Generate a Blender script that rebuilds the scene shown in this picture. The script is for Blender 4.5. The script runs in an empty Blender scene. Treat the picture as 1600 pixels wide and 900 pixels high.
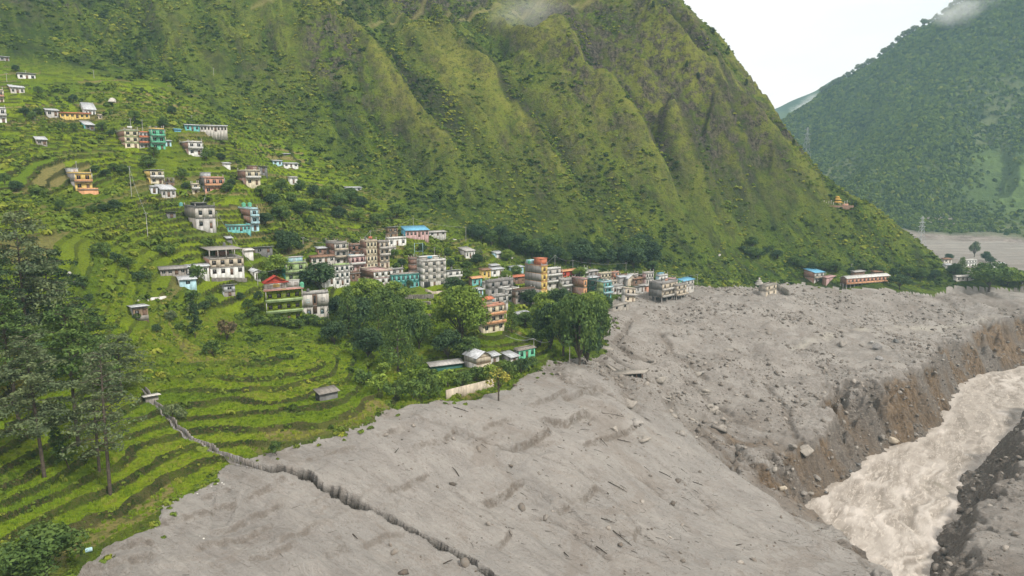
import bpy, bmesh, math, random
import numpy as np
from mathutils import Vector, Matrix
sc = bpy.context.scene
COL = sc.collection
rng = np.random.default_rng(7)
random.seed(7)
# ------------------------------------------------------------------ camera
F = 1067.0; PITCH = math.radians(9.05); CAMZ = 95.0
cam = bpy.data.objects.new('camera', bpy.data.cameras.new('camera'))
COL.objects.link(cam); sc.camera = cam
cam.location = (0, 0, CAMZ); cam.rotation_euler = (math.pi/2-PITCH, 0, 0)
cam.data.sensor_width = 36.0; cam.data.lens = 36.0*F/1600.0
cam.data.clip_start = 1.0; cam.data.clip_end = 20000
# ------------------------------------------------------------------ light
SUN_EL, SUN_AZ = math.radians(48), math.radians(128)   # azimuth: clockwise from +Y (north)
w = bpy.data.worlds.new("World"); sc.world = w; w.use_nodes = True
nt = w.node_tree; nt.nodes.clear()
def N(tree, typ, **kw):
    n = tree.nodes.new(typ)
    for k, v in kw.items():
        if k.startswith('i_'): n.inputs[int(k[2:])].default_value = v
        else: setattr(n, k, v)
    return n
out = N(nt, 'ShaderNodeOutputWorld'); bg = N(nt, 'ShaderNodeBackground')
sky = N(nt, 'ShaderNodeTexSky', sky_type='NISHITA', sun_disc=False, sun_elevation=SUN_EL, sun_rotation=SUN_AZ, air_density=1.0, dust_density=2.0)
tc = N(nt, 'ShaderNodeTexCoord'); mp = N(nt, 'ShaderNodeMapping'); mp.inputs['Scale'].default_value = (1.6, 1.6, 5.0)
nz = N(nt, 'ShaderNodeTexNoise'); nz.inputs['Scale'].default_value = 1.5; nz.inputs['Detail'].default_value = 4
rp = N(nt, 'ShaderNodeValToRGB'); rp.color_ramp.elements[0].position = .40; rp.color_ramp.elements[1].position = .54
rp.color_ramp.elements[0].color = (.86, .86, .86, 1); rp.color_ramp.elements[1].color = (1, 1, 1, 1)
mx = N(nt, 'ShaderNodeMix', data_type='RGBA'); mx.inputs[7].default_value = (8.3, 7.45, 7.0, 1)
nt.links.new(tc.outputs['Generated'], mp.inputs[0]); nt.links.new(mp.outputs[0], nz.inputs['Vector'])
nt.links.new(nz.outputs['Fac'], rp.inputs[0]); nt.links.new(rp.outputs[0], mx.inputs[0]); nt.links.new(sky.outputs[0], mx.inputs[6])
nt.links.new(mx.outputs[2], bg.inputs[0]); bg.inputs[1].default_value = 0.13
nt.links.new(bg.outputs[0], out.inputs[0])
sl = bpy.data.lights.new('sun', 'SUN'); sl.energy = 3.5; sl.angle = math.radians(7); sl.color = (1, .95, .86)
so = bpy.data.objects.new('sun', sl); COL.objects.link(so)
sd = Vector((math.sin(SUN_AZ)*math.cos(SUN_EL), math.cos(SUN_AZ)*math.cos(SUN_EL), math.sin(SUN_EL)))
so.rotation_euler = sd.to_track_quat('Z', 'Y').to_euler()
sc.view_settings.view_transform = 'Standard'; sc.view_settings.look = 'None'
sc.view_settings.exposure = 0.33; sc.view_settings.gamma = 1.0; sc.view_settings.use_curve_mapping = False
sc.cycles.volume_bounces = 2; sc.cycles.max_bounces = 6; sc.cycles.diffuse_bounces = 3; sc.cycles.transparent_max_bounces = 12
sc.cycles.volume_step_rate = 4.0; sc.cycles.volume_max_steps = 64

# ------------------------------------------------------------------ helpers
CP, SP = math.cos(PITCH), math.sin(PITCH)
def ray(px, py):
    u = (px-800)/F; v = (450-py)/F
    return u, CP+v*SP, -SP+v*CP          # direction
def at_D(px, py, D):
    x, y, z = ray(px, py); t = D/y
    return (x*t, D, CAMZ+z*t)
def at_Z(px, py, Z):                     # Z relative to the camera
    x, y, z = ray(px, py); t = Z/z
    return (x*t, y*t, CAMZ+Z)
def hash2(ix, iy, s):
    h = (ix.astype(np.int64)*374761393 + iy.astype(np.int64)*668265263 + s*1442695041) & 0xffffffff
    h = ((h ^ (h >> 13))*1274126177) & 0xffffffff
    h = (h ^ (h >> 16)) & 0xffffff
    return h.astype(np.float64)/float(0xffffff)
def vnoise(x, y, s=0):
    ix = np.floor(x); iy = np.floor(y); fx = x-ix; fy = y-iy
    fx = fx*fx*(3-2*fx); fy = fy*fy*(3-2*fy)
    a = hash2(ix, iy, s); b = hash2(ix+1, iy, s); c = hash2(ix, iy+1, s); d = hash2(ix+1, iy+1, s)
    return (a*(1-fx)+b*fx)*(1-fy)+(c*(1-fx)+d*fx)*fy*1.0
def fbm(x, y, oct=4, s=0, gain=.5):
    t = 0; a = 1; n = 0
    for o in range(oct):
        t = t+a*vnoise(x*2**o+17.3*o, y*2**o-9.1*o, s+o); n += a; a *= gain
    return t/n*2-1
def ridged(x, y, oct=4, s=0, gain=.5):
    t = 0; a = 1; n = 0
    for o in range(oct):
        t = t+a*(1-np.abs(2*vnoise(x*2**o+5.7*o, y*2**o+3.3*o, s+o)-1)); n += a; a *= gain
    return t/n
def cell(x, y, s=0):                      # F1 distance of a jittered grid
    ix = np.floor(x); iy = np.floor(y); best = np.full(x.shape, 9.)
    for dx in (-1, 0, 1):
        for dy in (-1, 0, 1):
            cx = ix+dx; cy = iy+dy
            px = cx+hash2(cx, cy, s); py = cy+hash2(cx, cy, s+5)
            best = np.minimum(best, np.hypot(px-x, py-y))
    return best
def sstep(a, b, x):
    t = np.clip((x-a)/(b-a), 0, 1); return t*t*(3-2*t)
def seg_dist(X, Y, pts):
    """distance to a polyline, signed: + on its left side; and the parameter along it in metres"""
    best = np.full(X.shape, 1e9); sg = np.ones(X.shape); par = np.zeros(X.shape); acc = 0
    for (x0, y0), (x1, y1) in zip(pts[:-1], pts[1:]):
        dx, dy = x1-x0, y1-y0; L2 = dx*dx+dy*dy+1e-9; L = math.sqrt(L2)
        t = np.clip(((X-x0)*dx+(Y-y0)*dy)/L2, 0, 1)
        d = np.hypot(X-(x0+t*dx), Y-(y0+t*dy)); m = d < best
        cr = dx*(Y-y0)-dy*(X-x0)
        best = np.where(m, d, best); sg = np.where(m, np.sign(cr), sg); par = np.where(m, acc+t*L, par); acc += L
    return best, sg, par
def in_poly(X, Y, pts):
    ins = np.zeros(X.shape, bool); n = len(pts); j = n-1
    for i in range(n):
        xi, yi = pts[i]; xj, yj = pts[j]
        c = ((yi > Y) != (yj > Y)) & (X < (xj-xi)*(Y-yi)/((yj-yi) if yj != yi else 1e-9)+xi)
        ins ^= c; j = i
    return ins
def poly_sd(X, Y, pts):                   # + inside
    d, _, _ = seg_dist(X, Y, list(pts)+[pts[0]])
    return np.where(in_poly(X, Y, pts), d, -d)
def smin(a, b, k):
    h = np.clip(.5+.5*(b-a)/k, 0, 1); return b*(1-h)+a*h-k*h*(1-h)

# ------------------------------------------------------------------ the lie of the land: control points
C = []
def zz(*L):
    for px, py, Z in L: C.append(at_Z(px, py, Z))
def dd(*L):
    for px, py, D in L: C.append(at_D(px, py, D))
# mud field and debris plateau
zz((130,895,-56),(400,720,-55.5),(640,650,-54),(700,890,-65),(1000,890,-72),(1300,890,-82),(1150,740,-79),(1030,600,-71),
   (1100,480,-61),(1050,450,-57.5),(1200,560,-72),(1420,540,-75.5),(1400,470,-67),(1390,452,-62),(1600,452,-68),(1500,522,-78),(1500,462,-67),(1600,540,-80),
   (940,470,-56.5),(1200,460,-61.5),(1250,620,-77),(1300,650,-79),(850,580,-56),(940,640,-62),(900,760,-67),(560,800,-60),(300,880,-58.5),(1000,520,-62),(1300,500,-69),
   (1700,460,-69),(1700,560,-82),(1600,750,-81),(1550,870,-84),(1700,700,-78),(1650,900,-83),(-100,895,-53),(0,860,-54),(-300,800,-50))
# terraces
dd((340,735,129),(230,600,165),(300,500,212),(350,432,235),(100,400,205),(330,358,258),(130,298,262),(325,303,290),(395,288,300),
   (230,232,310),(300,240,318),(320,203,352),(120,187,330),(20,130,350),(0,190,305),(-150,200,290),(-150,500,165),(0,480,178),(30,700,122),(0,300,245),(-200,350,215),
   (465,505,228),(570,460,268),(690,452,276),(650,368,330),(575,415,290),(500,400,280),(840,462,300),(780,522,225),(745,577,196),(640,560,200),(500,620,163),
   (720,400,330),(450,350,300),(900,470,312),(430,560,190))
# foot of the mountain and valley floor
dd((600,340,358),(760,372,375),(900,415,370),(1100,435,385),(1250,425,410),(1400,427,430),(1478,432,462),(1530,442,452),(1520,400,575),(1600,430,500),(1700,430,500))
# mountain face
dd((0,0,440),(200,0,490),(430,0,530),(600,0,570),(850,0,575),(1055,0,560),(430,150,430),(600,150,455),(850,150,470),(1050,150,478),(200,100,410),(0,60,400),(200,150,365),
   (430,280,365),(600,280,395),(850,280,424),(1100,280,446),(850,350,398),(1100,350,418),(1250,350,436),(1160,450,384),(1160,441,396),(730,230,430),
   (1020,-200,720),(800,-200,740),(500,-200,720),(200,-200,680),(-100,-200,600),(-300,0,420),(600,-330,980),(200,-330,900))
CREST = [(1010,-120,655),(1055,0,560),(1100,45,542),(1130,70,530),(1170,130,512),(1185,150,505),(1210,182,494),(1250,232,478),(1290,283,462),(1330,316,452),(1362,322,450),(1400,350,454),(1440,388,460),(1478,430,464)]
dd(*CREST)
for i, (px, py, D) in enumerate(CREST):
    x, y, z = at_D(px, py, D)
    for k, dz in ((45, -38), (110, -100), (190, -160)):
        C.append((x+k*.62, y+k*.78, max(z+dz, CAMZ-72)))
for x, y in ((650,700),(650,900),(500,950),(400,1000),(800,1000),(800,600)): C.append((x, y, CAMZ-72))
# ground under and behind the camera
for x, y, z in ((0,40,CAMZ-62),(-60,45,CAMZ-52),(90,50,CAMZ-80),(40,80,CAMZ-68),(-160,60,CAMZ-45),(220,150,CAMZ-78)): C.append((x, y, z))
C = np.array(C)
def tps_fit(P, lam):
    S = 100.0; X = P[:, :2]/S; n = len(P)
    r = np.hypot(X[:, None, 0]-X[None, :, 0], X[:, None, 1]-X[None, :, 1])
    K = np.where(r > 0, r*r*np.log(r+1e-12), 0)+lam*np.eye(n)
    Pm = np.c_[np.ones(n), X]; A = np.zeros((n+3, n+3)); A[:n, :n] = K; A[:n, n:] = Pm; A[n:, :n] = Pm.T
    sol = np.linalg.solve(A, np.r_[P[:, 2], 0, 0, 0])
    def ev(x, y):
        sh = x.shape; x = x.ravel()/S; y = y.ravel()/S
        o = sol[n]+sol[n+1]*x+sol[n+2]*y
        for i in range(n):
            r2 = (x-X[i, 0])**2+(y-X[i, 1])**2+1e-12
            o += sol[i]*(.5*r2*np.log(r2))
        return o.reshape(sh)
    return ev
tps = tps_fit(C, 0.004)

# polar grid round the camera's foot point: fine near, coarse far
AZ = np.radians(np.concatenate([np.arange(-56, -41, .5), np.arange(-41, 41.001, .092), np.arange(41.5, 58, .5)]))
rr = [26.0]
while rr[-1] < 1020:
    r = rr[-1]; rr.append(r+(2.5 if r < 70 else max(.36, r*(.0034 if r < 420 else .0048))))
RR = np.array(rr)
GA, GR = np.meshgrid(AZ, RR, indexing='ij')
GX = np.sin(GA)*GR; GY = np.cos(GA)*GR
# TPS on a coarse regular lattice, then bicubic-ish resample
def lattice_eval(f, x0, x1, y0, y1, st):
    xs = np.arange(x0, x1+st, st); ys = np.arange(y0, y1+st, st)
    LX, LY = np.meshgrid(xs, ys, indexing='ij'); Z = f(LX, LY)
    def ev(x, y):
        fx = np.clip((x-x0)/st, 1, len(xs)-3.001); fy = np.clip((y-y0)/st, 1, len(ys)-3.001)
        ix = fx.astype(int); iy = fy.astype(int); tx = fx-ix; ty = fy-iy
        def cw(t): return (-.5*t+t*t-.5*t**3, 1-2.5*t*t+1.5*t**3, .5*t+2*t*t-1.5*t**3, -.5*t*t+.5*t**3)
        wx = cw(tx); wy = cw(ty); o = 0
        for a in range(4):
            for b in range(4): o = o+wx[a]*wy[b]*Z[ix+a-1, iy+b-1]
        return o
    return ev
tl = lattice_eval(tps, -880, 900, 10, 1030, 5.0)
Z0 = tl(GX, GY)
def caster(Zg):
    def cast(px, py, rmin=60):
        x, y, z = ray(px, py); h = math.hypot(x, y); a = math.atan2(x, y)
        c = float(np.interp(a, AZ, np.arange(len(AZ)))); i = min(int(c), len(AZ)-2); f = c-i
        prof = Zg[i]*(1-f)+Zg[i+1]*f; line = CAMZ+z/h*RR
        k = np.nonzero((prof >= line) & (RR > rmin))[0]
        if len(k) == 0: return None
        k = k[0]
        if k > 0:
            d0 = line[k-1]-prof[k-1]; d1 = prof[k]-line[k]; t = d0/(d0+d1+1e-9) if d0 > 0 else 1
            r = RR[k-1]+(RR[k]-RR[k-1])*t
        else: r = RR[k]
        return (x/h*r, y/h*r, CAMZ+z/h*r)
    return cast
cast0 = caster(Z0)
def wpoly(pts, Z=None):
    o = []
    for p in pts:
        q = at_Z(p[0], p[1], Z) if Z is not None else cast0(p[0], p[1])
        if q is None: q = at_D(p[0], p[1], 470)
        o.append((q[0], q[1]))
    return o
# river outline (water level = world z 0)
RL = wpoly([(1750,545),(1600,573),(1520,590),(1492,620),(1482,655),(1440,688),(1385,706),(1330,745),(1300,772),(1247,795),(1300,845),(1380,895),(1430,960)], -95)
RRt = wpoly([(1440,960),(1452,900),(1458,850),(1468,815),(1495,790),(1500,745),(1545,715),(1570,690),(1598,650),(1650,610),(1800,575)], -95)
RIVER = RL+RRt
# mud outline (everything grey) in pixels, ground on the smooth surface
MUDPX = [(90,960),(112,905),(130,880),(155,855),(235,825),(262,795),(322,768),(346,738),(352,722),(400,718),(430,710),(520,680),(600,650),(640,630),(700,627),(745,622),(800,602),(838,580),(852,556),(880,566),(945,548),(952,500),(935,478),(985,462),(1080,446),(1130,449),(1180,449),(1225,443),(1262,446),(1320,452),(1400,452),(1480,450),(1560,452),(1640,452)]
MUD = wpoly(MUDPX)
q = MUD[-1]; MUD = [(MUD[0][0]-6, 20)]+MUD+[(900, q[1]+40), (900, 20)]
EDGE = wpoly([(985,560),(1010,585),(1040,625),(1062,662),(1105,705),(1160,748),(1230,800),(1300,850),(1400,900)])
TRENCH = wpoly([(222,600),(240,625),(262,650),(290,678),(330,700),(352,712),(385,724),(405,733),(440,737),(475,748),(510,772),(560,795),(620,815),(680,848),(730,876),(765,902),(800,930)])
# where the hillside is farmed
FARM = wpoly([(-260,900),(-260,110),(0,95),(150,118),(260,130),(330,168),(430,205),(520,250),(600,300),(660,335),(760,382),(850,425),(900,440),(940,470),(945,560),(850,600),(700,650),(400,740),(130,905)])
Xf, Yf = GX, GY
rd = poly_sd(Xf, Yf, RIVER)               # + in the water
wob = fbm(Xf/9, Yf/9, 4, 3)*2.6+fbm(Xf/2.2, Yf/2.2, 3, 31)*.9
mudsd = poly_sd(Xf, Yf, MUD)+wob
farm = sstep(-14, 16, poly_sd(Xf, Yf, FARM)+fbm(Xf/40, Yf/40, 3, 9)*14)
MUDM = sstep(-.8, .8, mudsd)
# ---- mountain ribs and gullies
cx, cy = .80, .60                          # along the contour
crd, crs, crp = seg_dist(Xf, Yf, [at_D(*c)[:2] for c in CREST])
CRF = .42+.58*sstep(4, 40, crd)
RZ = sstep(-25, 15, poly_sd(Xf, Yf, wpoly([(840,55),(940,22),(1058,16),(1120,60),(1175,140),(1225,215),(1260,250),(1150,262),(1060,225),(960,190),(890,130)]))+fbm(Xf/22, Yf/22, 3, 25)*22)
A_ = Xf*cx+Yf*cy; B_ = -Xf*cy*1.0+Yf*cx    # B grows uphill
foot, fs, fp = seg_dist(Xf, Yf, wpoly([(-100,40),(0,60),(200,120),(430,215),(600,330),(760,368),(900,412),(1100,432),(1250,424),(1400,425),(1480,432)]))
foot = foot*fs
M = sstep(0, 70, foot)*(1-MUDM)
warp = fbm(Xf/90, Yf/90, 3, 21)*42+fbm(Xf/24, Yf/24, 3, 22)*9
rb = ridged((A_+warp)/75, B_/260+3, 3, 40, .5)-.5
rb2 = ridged((A_+warp*.6)/22, B_/95, 3, 50, .55)-.5
rockn = sstep(.02, .3, fbm((A_+B_*.25)/70, B_/55, 4, 60)+sstep(0, 130, Z0-CAMZ+10)*.30+sstep(20, 260, Xf)*.25-.30)*M
rb3 = ridged((A_+warp*.3)/9, B_/34, 3, 58, .55)-.5
dH = M*((rb-.08)*36+(rb2-.05)*22*(.45+.9*vnoise(Xf/70, Yf/70, 23))+rb3*7.5*(.3+1.1*vnoise(Xf/40, Yf/40, 24)))
RIB_LIT_GRASS = np.zeros(Xf.shape); RIB_SHADE = np.zeros(Xf.shape)
def rib(pts, amp, wd):
    global dH, RIB_LIT_GRASS, RIB_SHADE
    P = wpoly(pts); d, s, p = seg_dist(Xf, Yf, P)
    tot = sum(math.hypot(b[0]-a[0], b[1]-a[1]) for a, b in zip(P[:-1], P[1:]))
    fade = sstep(0, .15*tot, p)*(1-sstep(.85*tot, tot, p)*.8)
    # asymmetric: steeper on the right-hand (east) side
    ww = np.where(s > 0, wd*.7, wd*1.35)
    g = np.exp(-np.abs((d+fbm(Xf/25, Yf/25, 3, 77)*4)/ww)**1.5)
    dH = dH+1.45*amp*g*fade*M; dn_ = d*s+fbm(Xf/14, Yf/14, 3, 78)*5
    if amp > 0:
        RIB_LIT_GRASS = np.maximum(RIB_LIT_GRASS, fade*M*sstep(-wd*.75, -1, dn_)*(1-sstep(.5, 3.5, dn_))); RIB_SHADE = np.maximum(RIB_SHADE, fade*M*sstep(1.5, 4, dn_)*(1-sstep(wd*.8, wd*1.6, dn_)))  # yellow grass with lit left flank, shaded right flank, put into the colour
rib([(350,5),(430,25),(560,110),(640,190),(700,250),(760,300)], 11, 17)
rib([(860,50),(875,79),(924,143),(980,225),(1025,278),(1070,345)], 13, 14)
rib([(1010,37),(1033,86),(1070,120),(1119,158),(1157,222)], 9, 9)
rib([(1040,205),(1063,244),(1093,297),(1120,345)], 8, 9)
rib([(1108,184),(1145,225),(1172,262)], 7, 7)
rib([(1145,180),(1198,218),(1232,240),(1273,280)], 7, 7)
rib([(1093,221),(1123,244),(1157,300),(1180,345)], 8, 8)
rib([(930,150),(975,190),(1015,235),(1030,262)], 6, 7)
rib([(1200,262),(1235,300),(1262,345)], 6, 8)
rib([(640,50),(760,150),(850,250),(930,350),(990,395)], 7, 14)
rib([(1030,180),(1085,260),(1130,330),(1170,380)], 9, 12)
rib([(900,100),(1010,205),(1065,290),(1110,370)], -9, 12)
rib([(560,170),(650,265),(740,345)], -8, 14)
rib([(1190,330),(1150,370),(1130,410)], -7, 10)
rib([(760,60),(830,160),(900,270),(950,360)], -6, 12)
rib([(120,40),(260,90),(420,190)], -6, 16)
dH = dH*CRF
crag = (ridged(A_/16, B_/14, 4, 66, .6)-.5)
rockn = np.clip(np.maximum(rockn, RZ*M*(.55+.5*vnoise(Xf/18, Yf/18, 26))), 0, 1)
dH = dH+rockn*(crag-.1)*13+M*fbm(Xf/9, Yf/9, 3, 71)*1.6
ROAD = wpoly([(395,40),(430,42),(520,38),(600,36),(700,35),(800,31),(870,30),(920,22),(1000,14),(1040,12)])
rdist, _, _ = seg_dist(Xf, Yf, ROAD)
Zs = Z0+dH+(1-M)*(1-MUDM)*fbm(Xf/35, Yf/35, 3, 81)*2.2
# ---- terraces
step = 1.25+.45*vnoise(Xf/60, Yf/60, 91)+.35*sstep(200, 280, GR)
zt = Zs+fbm(Xf/34, Yf/34, 3, 92)*.8+fbm(Xf/7, Yf/7, 3, 93)*.42+.010*A_
q = zt/step; fl = np.floor(q); fr = q-fl
tr = sstep(.72, 1.0, fr)                   # riser
zter = Zs+(fl+tr-q)*step
TW = farm*(1-MUDM)
TG = TW*np.maximum(np.maximum(sstep(-.25, .25, fbm(Xf/30, Yf/30, 3, 94)+.28), .5), 1-sstep(170, 215, GR))
Zs = Zs*(1-TG)+zter*TG+TW*fbm(Xf/1.6, Yf/1.6, 2, 95)*.16
RISER = np.clip(sstep(.72, .80, fr)*TG*(.70+.45*vnoise(Xf/4, Yf/4, 96)), 0, 1)
PATCH = hash2(fl+100, np.floor((A_+fl*7.7)/(22+10*hash2(fl, fl*0, 6))), 12)      # one crop per strip
FBED = sstep(556, 584, GR+fbm(Xf/30, Yf/30, 3, 179)*12)*(Z0 < CAMZ-58)*(GA > math.radians(27))*(1-MUDM)
Zs = Zs*(1-FBED)+FBED*(CAMZ-72.5+fbm(Xf/80, Yf/9, 4, 181)*1.6)
# ---- mud: buried terrace steps, flow ripples, rubble relief
near = MUDM*(1-sstep(175, 250, GR+Xf*.15))
step2 = 1.7; zt2 = Zs+fbm(Xf/26, Yf/26, 4, 97)*1.9+fbm(Xf/4, Yf/4, 4, 99, .6)*.55; q2 = zt2/step2; f2 = q2-np.floor(q2)
k2 = sstep(.80, .98, f2)
gate = sstep(.0, .3, fbm(Xf/15, Yf/15, 4, 98))
STEPM = sstep(.80, .88, f2)*near*gate*.25
Zs = Zs+near*gate*(np.floor(q2)+k2-q2)*step2*.45
fa = Xf*.80-Yf*.60; fb = Xf*.60+Yf*.80       # mud flow lines run down to the right
Zs = Zs+MUDM*(fbm(fa/14, fb/4.0, 4, 101)*.45+fbm(fa/3.5, fb/1.1, 3, 103)*.10)
PLAT = MUDM*sstep(190, 235, GR+Xf*.1)
hum = fbm(Xf/11, Yf/11, 5, 110, .6); Zs = Zs+PLAT*sstep(0, 22, mudsd)*(hum*2.0+fbm(Xf/3.2, Yf/3.2, 3, 112)*.45+np.maximum(0, ridged(Xf/30, Yf/22, 4, 115)-.62)*5)
sw = ridged(fa/70+fbm(Xf/40, Yf/40, 2, 105), fb/15, 4, 106)-.5
mi_ = sstep(0, 10, mudsd)
Zs = Zs+MUDM*mi_*(sw*2.2*(1-PLAT*.5)+fbm(Xf/17, Yf/17, 4, 107)*1.1)
SCN = fbm(Xf/3.0, Yf/3.0, 4, 108, .6)*.8+fbm(Xf/9, Yf/9, 2, 109)*.6
CRK = np.zeros(Xf.shape)
def scarp(pts, h):
    global Zs, STEPM
    d, s_, p = seg_dist(Xf, Yf, wpoly(pts)); dd_ = d*s_+SCN*.6; e = np.exp(-(d/5.0)**1.2)
    tot = sum(math.hypot(b[0]-a[0], b[1]-a[1]) for a, b in zip(wpoly(pts)[:-1], wpoly(pts)[1:]))
    en = sstep(0, .12*tot, p)*(1-sstep(.88*tot, tot, p))
    Zs = Zs+MUDM*e*en*h*(sstep(-.45, .35, dd_)-.5); STEPM = np.maximum(STEPM, (1-sstep(.22, .62, np.abs(dd_+.1)))*en*MUDM*min(1, .45+h*.35))
def crack(pts, dep, wd=.45):
    global Zs, CRK
    d, s_, p = seg_dist(Xf, Yf, wpoly(pts)); d = np.abs(d*s_+SCN*.9); k = np.exp(-(d/wd)**2)
    Zs = Zs-MUDM*k*dep; CRK = np.maximum(CRK, k*MUDM*min(1, dep))
for P_, h_ in (([(310,779),(335,772),(362,764)],.9),([(330,793),(350,791),(372,791)],1.2),([(378,787),(417,770),(450,750)],1.1),([(229,821),(298,807),(340,791)],1.2),([(298,862),(332,853),(385,842),(434,822)],1.0),
        ([(323,833),(357,828),(395,811),(450,785)],1.1),([(145,861),(198,851),(247,850)],1.3),([(118,890),(151,884),(198,873),(250,866)],1.0),([(508,880),(525,870),(545,861)],1.1),([(470,724),(515,708),(560,694)],.9),([(585,684),(605,676),(625,668)],1.0),
        ([(800,709),(840,688),(866,678)],1.9),([(840,664),(887,662),(924,646)],2.2),([(748,784),(787,773),(822,749)],1.5),([(750,676),(775,668),(803,659)],1.0),([(905,789),(920,779),(936,769)],1.3),([(868,801),(893,800)],1.2),([(773,864),(786,850),(800,833)],1.0),([(988,852),(992,838),(997,825)],1.0),
        ([(600,770),(640,755),(672,737)],.9),([(430,860),(470,845),(500,826)],.8),([(560,860),(600,842),(640,830)],.6),([(640,700),(690,690),(720,676)],.9),([(470,800),(510,784),(540,770)],.7),([(380,880),(430,872),(470,858)],.8),([(870,625),(905,618),(935,605)],1.6),([(900,700),(950,690),(1000,668)],1.2),([(820,640),(860,628),(890,612)],1.2)): scarp(P_, h_)
for P_, d_, w_ in (([(713,674),(750,690),(802,709)],1.1,.55),([(830,806),(873,823),(917,848),(950,870)],.6,.35),([(973,736),(1010,758),(1033,778),(1060,800),(1095,811)],.6,.35),([(945,548),(962,560),(978,574)],2.4,1.5),([(966,540),(984,558),(1014,567)],1.8,1.0),([(940,610),(985,640),(1010,660)],1.2,.9),
        ([(1085,658),(1105,672),(1122,686)],1.8,1.1),([(1140,674),(1168,700),(1200,733)],2.6,1.6),([(1075,597),(1105,615),(1142,638)],1.4,1.1),([(1030,520),(1060,560),(1100,590)],1.3,1.2),([(985,500),(975,520),(960,535)],1.6,1.2),([(700,760),(760,800),(800,830)],.4,.3),([(560,730),(600,760),(640,770)],.35,.3),([(900,740),(960,790),(1020,850)],.45,.35),
        ([(1000,700),(1050,740),(1110,800),(1180,850)],.5,.35),([(850,720),(900,745),(940,760)],.4,.3),([(640,660),(700,672),(730,690)],.5,.4),([(1200,600),(1230,640),(1240,680)],1.6,1.2),([(1290,600),(1330,640),(1350,680)],1.8,1.3)): crack(P_, d_, w_)
crack([(858,566),(880,588),(908,602)], 2.4, 5.0)
crack([(930,560),(955,580),(975,610),(990,640)], 1.6, 3.0)
# edge of the mud field above the ravine
ed, es, ep = seg_dist(Xf, Yf, EDGE); ew = fbm(Xf/7, Yf/7, 4, 120)*3
edd = -ed*es+ew                               # + = left side of the polyline seen along it
EDG = edd
Zs = Zs-MUDM*np.exp(-((edd+20)/16)**2)*sstep(10, 40, ep)*(ridged(ep/9+fbm(Xf/15, Yf/15, 2, 121)*1.5, edd/70, 4, 122, .6)-.35)*4.5
Zs = Zs+MUDM*np.exp(-np.abs(edd)/26)*np.where(edd > 0, 2.0, 3.8)*np.tanh(edd/1.8)*sstep(0, 6, np.abs(edd)+2)*sstep(0, 25, ep)
# steep scarp below the far houses
scn_ = fbm(Xf/10, Yf/10, 3, 182)*5
sc_, ss, sp = seg_dist(Xf, Yf, wpoly([(1040,500),(1130,478),(1250,462),(1330,458),(1420,460),(1500,462),(1640,462)]))
gul = ridged(Xf/7+fbm(Xf/20, Yf/20, 2, 130)*2, Yf/60, 3, 131)
scm = MUDM*np.exp(-((sc_-13)/17)**2)
Zs = Zs-scm*gul*4.2*sstep(120, 260, sp)-MUDM*np.exp(-(sc_/6)**2)*.6
# trench
td, ts, tp_ = seg_dist(Xf, Yf, TRENCH)
tw = .34+.10*sstep(48, 80, tp_)+(fbm(Xf/2.2, Yf/2.2, 4, 140)*1.3+fbm(Xf/9, Yf/9, 2, 141)*.5)*sstep(40, 60, tp_)
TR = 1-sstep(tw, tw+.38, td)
Zs = Zs-TR*(1.5+.5*sstep(45, 70, tp_))
# river gorge
bn = fbm(Xf/8, Yf/8, 4, 150, .6); bnf = ridged(Xf/4.5, Yf/4.5, 3, 153)
slope = 1.42+.45*fbm(Xf/30, Yf/30, 2, 155)+.45*bn-.35*sstep(240, 190, Yf)
land = -rd
_, _, rpar = seg_dist(Xf, Yf, RL)
flute = ridged(rpar/7+fbm(Xf/12, Yf/12, 2, 157)*1.2, land/45, 4, 158, .6)-.5
talus = -1.5+flute*sstep(.5, 6, land)*6.5+np.maximum(0, land+bn*5.0)*slope+sstep(1, 8, land)*(bnf-.5)*2.6
G = sstep(-2, 1, Zs-talus)*(Zs > 1)
CLIFF = sstep(.5, 3.0, Zs-talus)*(MUDM > .5)
Zs = np.where(MUDM > .3, smin(Zs, talus, 2.0), Zs)
Zs = np.where(rd > 0, -1.5-np.minimum(rd*.3, 2), Zs)
ZF = Zs
# noise-free access
cast = caster(ZF)
def ground_z(x, y):
    a = math.atan2(x, y); r = math.hypot(x, y)
    c = float(np.interp(a, AZ, np.arange(len(AZ)))); i = min(int(c), len(AZ)-2); f = c-i
    k = float(np.interp(r, RR, np.arange(len(RR)))); j = min(int(k), len(RR)-2); g = k-j
    return float((ZF[i, j]*(1-g)+ZF[i, j+1]*g)*(1-f)+(ZF[i+1, j]*(1-g)+ZF[i+1, j+1]*g)*f)
def sample(G_, x, y):
    a = np.arctan2(x, y); r = np.hypot(x, y)
    c = np.interp(a, AZ, np.arange(len(AZ))); i = np.minimum(c.astype(int), len(AZ)-2); f = c-i
    k = np.interp(r, RR, np.arange(len(RR))); j = np.minimum(k.astype(int), len(RR)-2); g = k-j
    return (G_[i, j]*(1-g)+G_[i, j+1]*g)*(1-f)+(G_[i+1, j]*(1-g)+G_[i+1, j+1]*g)*f
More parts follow.
